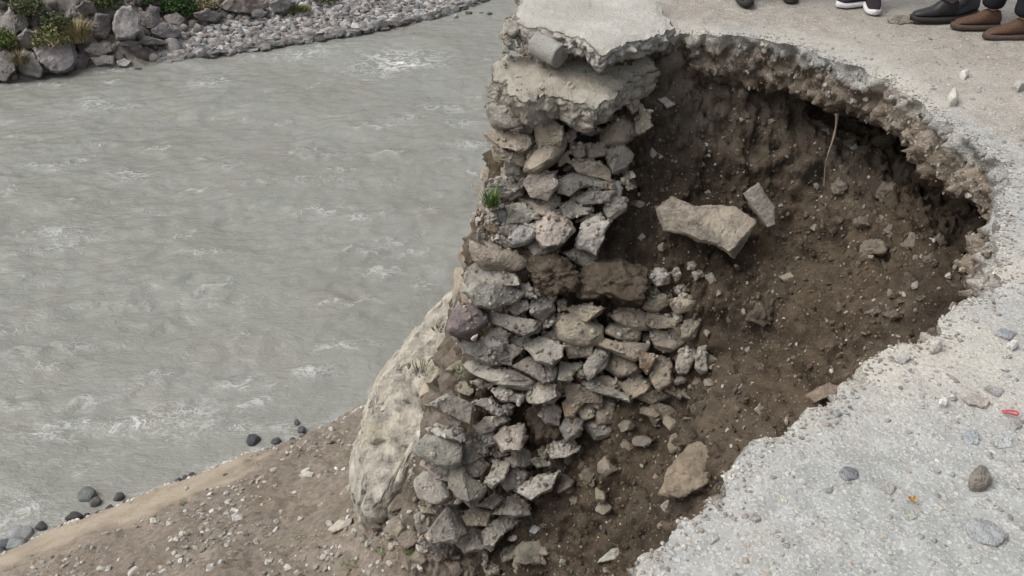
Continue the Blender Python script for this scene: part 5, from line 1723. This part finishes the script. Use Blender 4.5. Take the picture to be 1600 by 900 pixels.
rf = np.random.default_rng(640)
cs = rf.uniform(-2.0, 8.0, 1500) + s0
cd = rf.uniform(-.1, 5.0, 1500)
cx = np.interp(cs, Lf, fs[:, 0]) + nb[0] * cd
cy = np.interp(cs, Lf, fs[:, 1]) + nb[1] * cd
keepc = (cd > np.interp(cs - s0, [0, 4, 6, 8], [-.1, .2, 2.2, 3.0]))
hits = [FBV.ray_cast(Vector((a, b_, 20)), Vector((0, 0, -1))) for a, b_ in zip(cx[keepc], cy[keepc])]
hits = [h_ for h_ in hits if h_[0] is not None]
n_ = len(hits)
o = scatter_stuff('cliff_debris', np.array([h_[0][:] for h_ in hits]), np.array([h_[1][:] for h_ in hits]) * np.sign([[h_[1].z] for h_ in hits]), .06 + .2 * rf.random(n_) ** 3, pick_cols([(.19, .175, .16), (.24, .225, .21), (.13, .12, .105), (.17, .145, .12)], n_, rf), M['cobble'], far, 2, .35, .8, 31)
tag(o, kind='stuff')
# shingle: the cobbles
qs, qd = [], []
# sample in bank coordinates
tS = rf.uniform(3.9, (s1 - s0) + 2.5, 9000)
tD = np.abs(rf.uniform(-.15, 5.2, 9000))
wid = np.interp(tS, [3.9, 5, 7, 9, 14], [1.2, 2.2, 3.0, 4.2, 5.2])
ok = tD < wid
tS, tD = tS[ok] + s0, tD[ok]
cx = np.interp(tS, Lf, fs[:, 0]) + nb[0] * (tD - .08)
cy = np.interp(tS, Lf, fs[:, 1]) + nb[1] * (tD - .08)
hits = [FBV.ray_cast(Vector((a, b_, 20)), Vector((0, 0, -1))) for a, b_ in zip(cx, cy)]
okh = [i for i, h_ in enumerate(hits) if h_[0] is not None]
CP3 = np.array([hits[i][0][:] for i in okh])
CN3 = np.array([hits[i][1][:] for i in okh])
CN3[CN3[:, 2] < 0] *= -1
tD = tD[okh]
csz = (.05 + .075 * rf.random(len(CP3)) ** 1.6) * (1 + .6 * np.exp(-(tD / .5) ** 2))
CPAL = [(.24, .24, .235), (.18, .178, .178), (.31, .305, .295), (.14, .137, .14), (.235, .20, .185), (.38, .37, .36)]
ccol = pick_cols(CPAL, len(CP3), rf, .1) * np.where(tD < .22, .5, 1.0)[:, None]        # wet at the water's edge
order = np.argsort(-csz * np.where(CP3[:, 1] < 30, 1, .5))
ind, rest = order[:280], order[280:]
cob_me = [mesh_np('cobble', *rock_geo(9000 + i, (1.3, .95, .55), 3, 20, .05), M['rock_far']) for i in range(12)]
for n_, i in enumerate(ind):
    link('cobble', cob_me[n_ % 12], far, CP3[i] + CN3[i] * csz[i] * .25, ccol[i], (rf.uniform(-.25, .25), rf.uniform(-.25, .25), rf.uniform(0, 6)), (csz[i],) * 3)
o = scatter_stuff('shingle', CP3[rest], CN3[rest], csz[rest] * .9, ccol[rest], M['cobble'], far, 2, .25, .65, 16)
tag(o, kind='stuff')
# dark stones in the far shallows
for (u, v, w_, lab) in [(216, 109, 11, 'dark log shaped rock in the far shallows left of the shingle'), (733, 21, 10, 'low dark rock in the water off the end of the shingle'), (752, 21, 7, 'small dark rock beyond the low dark rock off the shingle'), (765, 21, 8, 'rightmost dark rock in the water off the shingle'), (712, 25, 7, 'pale topped rock at the tip of the shingle')]:
    C = at_z(u, v, WATER_Z + .03)
    r = w_ / FOC * np.linalg.norm(C - EYE) * .5
    V, F = rock_geo(int(u), (r * 1.3, r * .8, r * .5), 3, 9, .05)
    tag(link('boulder', mesh_np('boulder', V, F, M['rock_wet']), None, C, (.3, .3, .3) if 'pale' in lab else (.06, .055, .055), (0, 0, .3)), lab, 'rock')


# ------------------------------------------------------------------ plants
def plant_mesh(name, origin, spread, height, n, cols, seed, blade=.02, leaf=False, lean=.5):
    rng = np.random.default_rng(seed)
    V, F, Cc = [], [], []
    for i in range(n):
        a, rr = rng.uniform(0, 6.28), math.sqrt(rng.random())
        bx__, by__ = math.cos(a) * rr * spread, math.sin(a) * rr * spread * .8
        hgt = height * rng.uniform(.5, 1.1) * (1 - .45 * rr * rr)
        c = np.array(cols[rng.integers(0, len(cols))]) * rng.uniform(.75, 1.25)
        if leaf:
            cz = hgt * rng.uniform(.1, 1.0)
            w_ = blade * rng.uniform(.6, 1.3)
            t_ = rng.normal(size=3)
            t_ /= np.linalg.norm(t_)
            s_ = np.cross(t_, rng.normal(size=3))
            s_ /= np.linalg.norm(s_)
            o_ = np.array([bx__, by__, cz])
            b0 = len(V)
            V += [o_ - t_ * w_, o_ + s_ * w_ * .5, o_ + t_ * w_, o_ - s_ * w_ * .5]
            F.append((b0, b0 + 1, b0 + 2, b0 + 3))
            Cc += [c] * 4
        else:
            d_ = np.array([math.cos(a) * lean * rng.uniform(.2, 1), math.sin(a) * lean * rng.uniform(.2, 1), 1.0])
            b2 = np.array([bx__, by__, 0.0])
            w_ = blade * rng.uniform(.6, 1.2)
            sd_ = np.array([-math.sin(a + rng.normal(0, .8)), math.cos(a), 0]) * w_
            b0 = len(V)
            mid = b2 + d_ * hgt * .55
            tip = b2 + d_ * hgt * np.array([1.35, 1.35, .95])
            V += [b2 - sd_, b2 + sd_, mid + sd_ * .7, mid - sd_ * .7, tip + sd_ * .12, tip - sd_ * .12]
            F += [(b0, b0 + 1, b0 + 2, b0 + 3), (b0 + 3, b0 + 2, b0 + 4, b0 + 5)]
            Cc += [c] * 6
    return mesh_np(name, np.array(V), np.array(F), M['leaf'], False, col=np.array(Cc))


GREEN, DGREEN, DRY, OLIVE = (.085, .15, .03), (.035, .065, .022), (.30, .24, .13), (.10, .105, .045)


def plant(name, loc, spread, height, n, cols, seed, lab, cat, blade=.02, leaf=False, lean=.5, group=None):
    return tag(link(name, plant_mesh(name, loc, spread, height, n, cols, seed, blade, leaf, lean), None, loc), lab, cat, group)


g0 = at_y(766, 322, 4.62)
plant('grass_tuft', g0, .045, .15, 90, [GREEN, (.11, .2, .04), (.07, .12, .03)], 1, 'bright green grass tuft growing on the left face of the stone wall', 'grass', .0035, lean=.45)
for (u, v, Y, sp_, hh, n, cl, lab) in [
    (655, 580, 5.05, .10, .07, 90, [OLIVE, (.14, .15, .06)], 'small mossy green tuft on the upper bedrock outcrop'), (718, 582, 4.42, .035, .06, 40, [GREEN, OLIVE], 'tiny green tuft between the outcrop and the wall stones'),
    (686, 515, 5.2, .05, .06, 40, [OLIVE, DRY], 'small olive tuft near the top of the bedrock outcrop'), (672, 640, 4.45, .04, .06, 40, [OLIVE, DRY], 'small dry tuft beside the wall halfway down')]:
    plant('grass_tuft', at_y(u, v, Y), sp_, hh, n, cl, int(u), lab, 'grass', .004, lean=.8)
hp = at_y(612, 758, 4.95)
plant('dry_grass', hp, .16, .17, 240, [DRY, (.22, .2, .09), OLIVE], 41, 'dry yellowish grass clump sprouting on the lower bedrock outcrop', 'grass', .004, lean=.7)
for (u, v, sp_, hh, lab) in [(547, 885, .07, .06, 'bright green weed patch on the bank near the bottom edge'), (598, 862, .06, .05, 'small dull green weed beside stones low on the bank'), (288, 790, .05, .10, 'grey green weed at the inner edge of the sand strip'), (640, 862, .05, .04, 'tiny weed at the foot of the wall')]:
    hq, hn, hd = cast(u, v)
    if hq is not None:
        plant('weed', hq, sp_, hh, 130, [GREEN, OLIVE, (.10, .13, .04)], int(u) + 3, lab, 'weed', .008, True)
for (u, v, sp_, hh, n, cl, lab, leaf, bl) in [
    (92, 44, .38, .55, 1300, [DGREEN, (.06, .085, .03), OLIVE, (.15, .14, .08)], 'dark green bush on top of the far left cliff', True, .05), (45, 14, .45, .5, 1000, [DGREEN, OLIVE, (.16, .145, .09)], 'dark bush at the upper left corner of the far cliff', True, .05),
    (80, 62, .45, .42, 900, [(.09, .12, .035), OLIVE, DRY], 'olive shrub below the dark bush on the far cliff', True, .045), (8, 66, .35, .5, 900, [(.12, .16, .04), OLIVE], 'yellow green shrub at the left edge of the far cliff', True, .045),
    (122, 58, .26, .6, 1100, [DRY, (.36, .3, .16), OLIVE], 'tall dry yellow grass clump hanging over the far cliff', False, .009), (30, 92, .25, .35, 700, [DRY, OLIVE], 'dry grass between the boulders at far left', False, .009),
    (282, 16, .5, .7, 1500, [DGREEN, (.05, .09, .025)], 'deep green bush at the top edge above the far boulders', True, .05), (240, -4, .5, .5, 900, [DGREEN], 'dark bush at the top edge behind the tall blocky boulder', True, .05),
    (465, 10, .4, .14, 700, [(.13, .17, .04), OLIVE], 'light green grass patch behind the shingle', False, .01), (170, 4, .4, .5, 800, [DGREEN, OLIVE], 'bush at the top edge left of the tall blocky boulder', True, .05),
    (320, 8, .4, .4, 600, [OLIVE, DRY], 'dry shrub at the top edge above the shingle', True, .04), (510, -4, .4, .3, 500, [DGREEN, OLIVE], 'low green shrub at the top edge far behind the shingle', True, .04)]:
    hq, hd = cast_far(u, v + 6)
    if hq is not None:
        leafn = 'bush' if leaf else 'grass_clump'
        back = ray(u, v)
        plant(leafn, hq - back / np.linalg.norm(back) * .35, sp_, hh, n, cl, int(u) + 9, lab, 'bush' if leaf else 'grass', bl, leaf, .6)

# ------------------------------------------------------------------ people standing at the rim (only shoes and trouser ends are in the picture)
M['skin'] = plain('skin', (.36, .22, .15), .6, .3, 90, .08)
M['hair'] = plain('hair', (.02, .017, .015), .6, .3, 200, .3)


def skin_mesh(name, nodes, links, mat, root=0, sub=2):
    me = bpy.data.meshes.new(name)
    me.from_pydata([n[0] for n in nodes], links, [])
    o = bpy.data.objects.new(name, me)
    COL.objects.link(o)
    o.modifiers.new('skin', 'SKIN').use_smooth_shade = True
    sb = o.modifiers.new('sub', 'SUBSURF')
    sb.levels = sb.render_levels = sub
    for i, n in enumerate(nodes):
        sv = me.skin_vertices[0].data[i]
        r = n[1]
        sv.radius = r if isinstance(r, tuple) else (r, r)
        sv.use_root = i == root
    me.materials.append(mat)
    return o


def bake(o):
    dg = bpy.context.evaluated_depsgraph_get()
    me = bpy.data.meshes.new_from_object(o.evaluated_get(dg))
    o.modifiers.clear()
    o.data = me
    for p_ in me.polygons:
        p_.use_smooth = True
    return o


def shoe_geo(Lh=.265, wd=.095, boot=False):
    """shoe along +x (toe at +x), heel at x=0; upper and sole as two meshes"""
    xs = np.linspace(0, 1, 17)
    up, so_ = [], []
    ns = 16
    for s in xs:
        wl = wd / 2 * (0.70 + .30 * math.sin(min(s, 1) * math.pi * .95 + .2)) * (1 - .75 * max(0, (s - .82) / .18) ** 2.2) * (1 - .5 * max(0, (.07 - s) / .07) ** 2)
        ht = np.interp(s, [0, .05, .25, .36, .5, .7, .9, 1.0], [.075, .105, .115, .11, .085, .065, .052, .028])
        if boot:
            ht = np.interp(s, [0, .05, .3, .42, .55, .75, .93, 1.0], [.10, .13, .135, .12, .085, .068, .055, .03])
        ring = []
        for k_ in range(ns):
            a = 2 * math.pi * k_ / ns
            ca_, sa2 = math.cos(a), math.sin(a)
            y = wl * np.sign(ca_) * abs(ca_) ** .75
            z = .028 + (ht - .028) * (0.5 + .5 * np.sign(sa2) * abs(sa2) ** .8)
            y *= 1 - .35 * max(0, (z - .03) / .1)
            ring.append((s * Lh, y, z))
        up.append(ring)
        wr = []
        for k_ in range(ns):
            a = 2 * math.pi * k_ / ns
            ca_, sa2 = math.cos(a), math.sin(a)
            wr.append((s * (Lh + .012) - .006, (wl + .005) * np.sign(ca_) * abs(ca_) ** .5, .016 + .016 * np.sign(sa2) * abs(sa2) ** .4 + (.006 if s > .85 else 0) * (s - .85) / .15))
        so_.append(wr)
    out = []
    for rings_ in (up, so_):
        V = [q_ for r in rings_ for q_ in r]
        F = [(i * ns + k_, i * ns + (k_ + 1) % ns, (i + 1) * ns + (k_ + 1) % ns, (i + 1) * ns + k_) for i in range(len(rings_) - 1) for k_ in range(ns)]
        c0_, c1_ = len(V), len(V) + 1
        V += [tuple(np.mean(rings_[0], axis=0)), tuple(np.mean(rings_[-1], axis=0))]
        n_l = (len(rings_) - 1) * ns
        T_ = [(f[0], f[1], f[2]) for f in F] + [(f[0], f[2], f[3]) for f in F]
        T_ += [(c0_, (k_ + 1) % ns, k_) for k_ in range(ns)] + [(c1_, n_l + k_, n_l + (k_ + 1) % ns) for k_ in range(ns)]
        out.append((np.array(V), np.array(T_)))
    return out


def person(feet, face, trouser, shirt, shoe_m, sole_m, lab, seed, boot=False):
    """feet: two (x, y, heading) heel points on the road; face: heading of the body"""
    rng = random.Random(seed)
    heels = [np.array([f[0], f[1]]) for f in feet]
    ank = [np.array([f[0] + .06 * math.cos(f[2]), f[1] + .06 * math.sin(f[2]), .10]) for f in feet]
    ctr_ = (ank[0] + ank[1]) / 2
    fw = np.array([math.cos(face), math.sin(face), 0])
    lf = np.array([-fw[1], fw[0], 0])
    pel = np.array([ctr_[0], ctr_[1], .94]) + fw * .03
    up_ = np.array([0, 0, 1.0])
    # which foot is on the left
    if (ank[0] - ank[1]) @ lf < 0:
        ank = ank[::-1]
    nodes, lk = [], []

    def add(pt, r, par=None):
        nodes.append((tuple(float(q_) for q_ in pt), r))
        if par is not None:
            lk.append((par, len(nodes) - 1))
        return len(nodes) - 1
    r0 = add(pel, (.15, .11))
    w1 = add(pel + up_ * .22, (.145, .10), r0)
    ch = add(pel + up_ * .42, (.17, .115), w1)
    nk = add(pel + up_ * .56, .055, ch)
    hd0 = add(pel + up_ * .64 + fw * .01, .06, nk)
    hd1 = add(pel + up_ * .72 + fw * .03, (.078, .092), hd0)
    hd2 = add(pel + up_ * .80 + fw * .02, (.07, .085), hd1)
    add(pel + up_ * .72 + fw * .128, .014, hd1)                        # nose
    for s_ in (1, -1):
        add(pel + up_ * .72 + lf * s_ * .092, .014, hd1)               # ears
    hips = []
    for s_, a_ in ((1, ank[0]), (-1, ank[1])):
        hp_ = add(pel - up_ * .06 + lf * s_ * .09, .085, r0)
        kn = add((pel + lf * s_ * .09) * .5 + np.array([a_[0], a_[1], .07]) * .5 + fw * .025, .055, hp_)
        ak = add(a_, .036, kn)
        hips.append((hp_, kn, ak))
    for s_ in (1, -1):
        sh = add(pel + up_ * .48 + lf * s_ * .18, .055, ch)
        el = add(pel + up_ * .20 + lf * s_ * .235 - fw * .02, .04, sh)
        wr = add(pel - up_ * .03 + lf * s_ * .235 + fw * .06, .027, el)
        pm = add(pel - up_ * .11 + lf * s_ * .23 + fw * .08, (.034, .018), wr)
        for k_ in range(4):
            f1 = add(pel - up_ * (.165 - .006 * abs(k_ - 1)) + lf * s_ * .228 + fw * (.105 - .02 * k_), .0085, pm)
            add(pel - up_ * (.20 - .008 * abs(k_ - 1)) + lf * s_ * .220 + fw * (.108 - .02 * k_), .0075, f1)
        t1_ = add(pel - up_ * .10 + lf * s_ * .222 + fw * .112, .010, wr)
        add(pel - up_ * .135 + lf * s_ * .215 + fw * .122, .0085, t1_)
    body = bake(skin_mesh('person', nodes, lk, M['skin']))
    tag(body, lab, 'person', 'people standing on the road at the rim')
    # hair
    Dv, Ff = ICO[3]
    hv = Dv * np.array([.098, .098, .105]) + np.array(pel + up_ * .785 - fw * .012)
    keep_ = [f for f in Ff if ((Dv[f].mean(axis=0) @ fw) < .45 or Dv[f].mean(axis=0)[2] > .55) and Dv[f].mean(axis=0)[2] > -.55]
    link('hair', mesh_np('hair', hv, np.array(keep_), M['hair']), body)
    # trousers
    nd = [(tuple(pel + up_ * .10), (.155, .118)), (tuple(pel), (.165, .125))]
    l2 = [(0, 1)]
    for s_, a_ in ((1, ank[0]), (-1, ank[1])):
        b0 = len(nd)
        kn = (pel + lf * s_ * .09) * .5 + np.array([a_[0], a_[1], .07]) * .5 + fw * .025
        nd += [(tuple(pel - up_ * .08 + lf * s_ * .088), .098), (tuple(kn), .078), (tuple(np.array([a_[0], a_[1], .25])), .068), (tuple(np.array([a_[0], a_[1], .115]) + fw * .01), .066)]
        l2 += [(1, b0), (b0, b0 + 1), (b0 + 1, b0 + 2), (b0 + 2, b0 + 3)]
    tr = bake(skin_mesh('trousers', nd, l2, trouser, 1))
    tr.parent = body
    tr.matrix_parent_inverse = Matrix.Identity(4)
    nd = [(tuple(pel + up_ * .02), (.175, .135)), (tuple(pel + up_ * .22), (.165, .125)), (tuple(pel + up_ * .42), (.19, .135)), (tuple(pel + up_ * .53), .075)]
    l2 = [(0, 1), (1, 2), (2, 3)]
    for s_ in (1, -1):
        b0 = len(nd)
        nd += [(tuple(pel + up_ * .48 + lf * s_ * .185), .072), (tuple(pel + up_ * .20 + lf * s_ * .238 - fw * .02), .058), (tuple(pel + up_ * .0 + lf * s_ * .236 + fw * .052), .046)]
        l2 += [(2, b0), (b0, b0 + 1), (b0 + 1, b0 + 2)]
    jk = bake(skin_mesh('jacket', nd, l2, shirt, 0))
    jk.parent = body
    (uv, uf), (sv_, sf_) = shoe_geo(boot=boot)
    for f in feet:
        s_ = link('shoe', mesh_np('shoe', uv, uf, shoe_m), body, (f[0], f[1], .006), None, (0, 0, f[2]))
        link('sole', mesh_np('sole', sv_, sf_, sole_m), s_)
    return body


M['black_cloth'] = plain('black_cloth', (.018, .018, .021), .9, .1, 120, .3, .4, .004)
M['grey_cloth'] = plain('grey_cloth', (.15, .135, .13), .9, .1, 120, .2, .4, .004)
M['dark_cloth'] = plain('dark_cloth', (.03, .03, .035), .9, .1, 120, .3, .4, .004)
M['blue_cloth'] = plain('blue_cloth', (.06, .07, .11), .9, .1, 120, .3, .4, .004)
M['black_leather'] = plain('black_leather', (.02, .02, .021), .5, .35, 70, .3, .3, .003)
M['brown_suede'] = plain('brown_suede', (.085, .05, .033), .85, .2, 120, .35, .4, .003)
M['knit'] = plain('shoe_fabric', (.022, .018, .02), .8, .2, 200, .3, .4, .002)
M['white_sole'] = plain('white_sole', (.62, .6, .6), .6, .3, 100, .1)
M['dark_sole'] = plain('dark_sole', (.03, .026, .024), .7, .3, 100, .2)
M['brown_sole'] = plain('brown_sole', (.075, .055, .045), .7, .3, 100, .2)


def heel(u, v, ang):                                                    # toe pixel -> heel point
    t_ = at_z(u, v, .03)
    return (t_[0] - .27 * math.cos(ang), t_[1] - .27 * math.sin(ang), ang)


pi = math.pi
person([heel(1487, 38, pi * 1.0), heel(1537, 54, pi * 1.02)], pi * 1.0, M['black_cloth'], M['dark_cloth'], M['brown_suede'], M['brown_sole'], 'person in black trousers and brown suede shoes, rightmost at the road rim', 1)
person([heel(1422, 26, pi * 1.0), heel(1477, 27, pi * 1.17)], pi * 1.05, M['grey_cloth'], M['blue_cloth'], M['black_leather'], M['dark_sole'], 'person in grey trousers and black boots, left of the brown shoes', 2, True)
person([heel(1308, 6, pi * 1.12), heel(1366, 19, pi * 1.42)], pi * 1.3, M['dark_cloth'], M['dark_cloth'], M['knit'], M['white_sole'], 'person wearing black sneakers with white soles at the road rim', 3)
person([heel(1170, 6, pi * 1.5), heel(1238, 1, pi * 1.45)], pi * 1.5, M['dark_cloth'], M['blue_cloth'], M['black_leather'], M['dark_sole'], 'person in dark shoes, leftmost of the people at the top edge', 4)
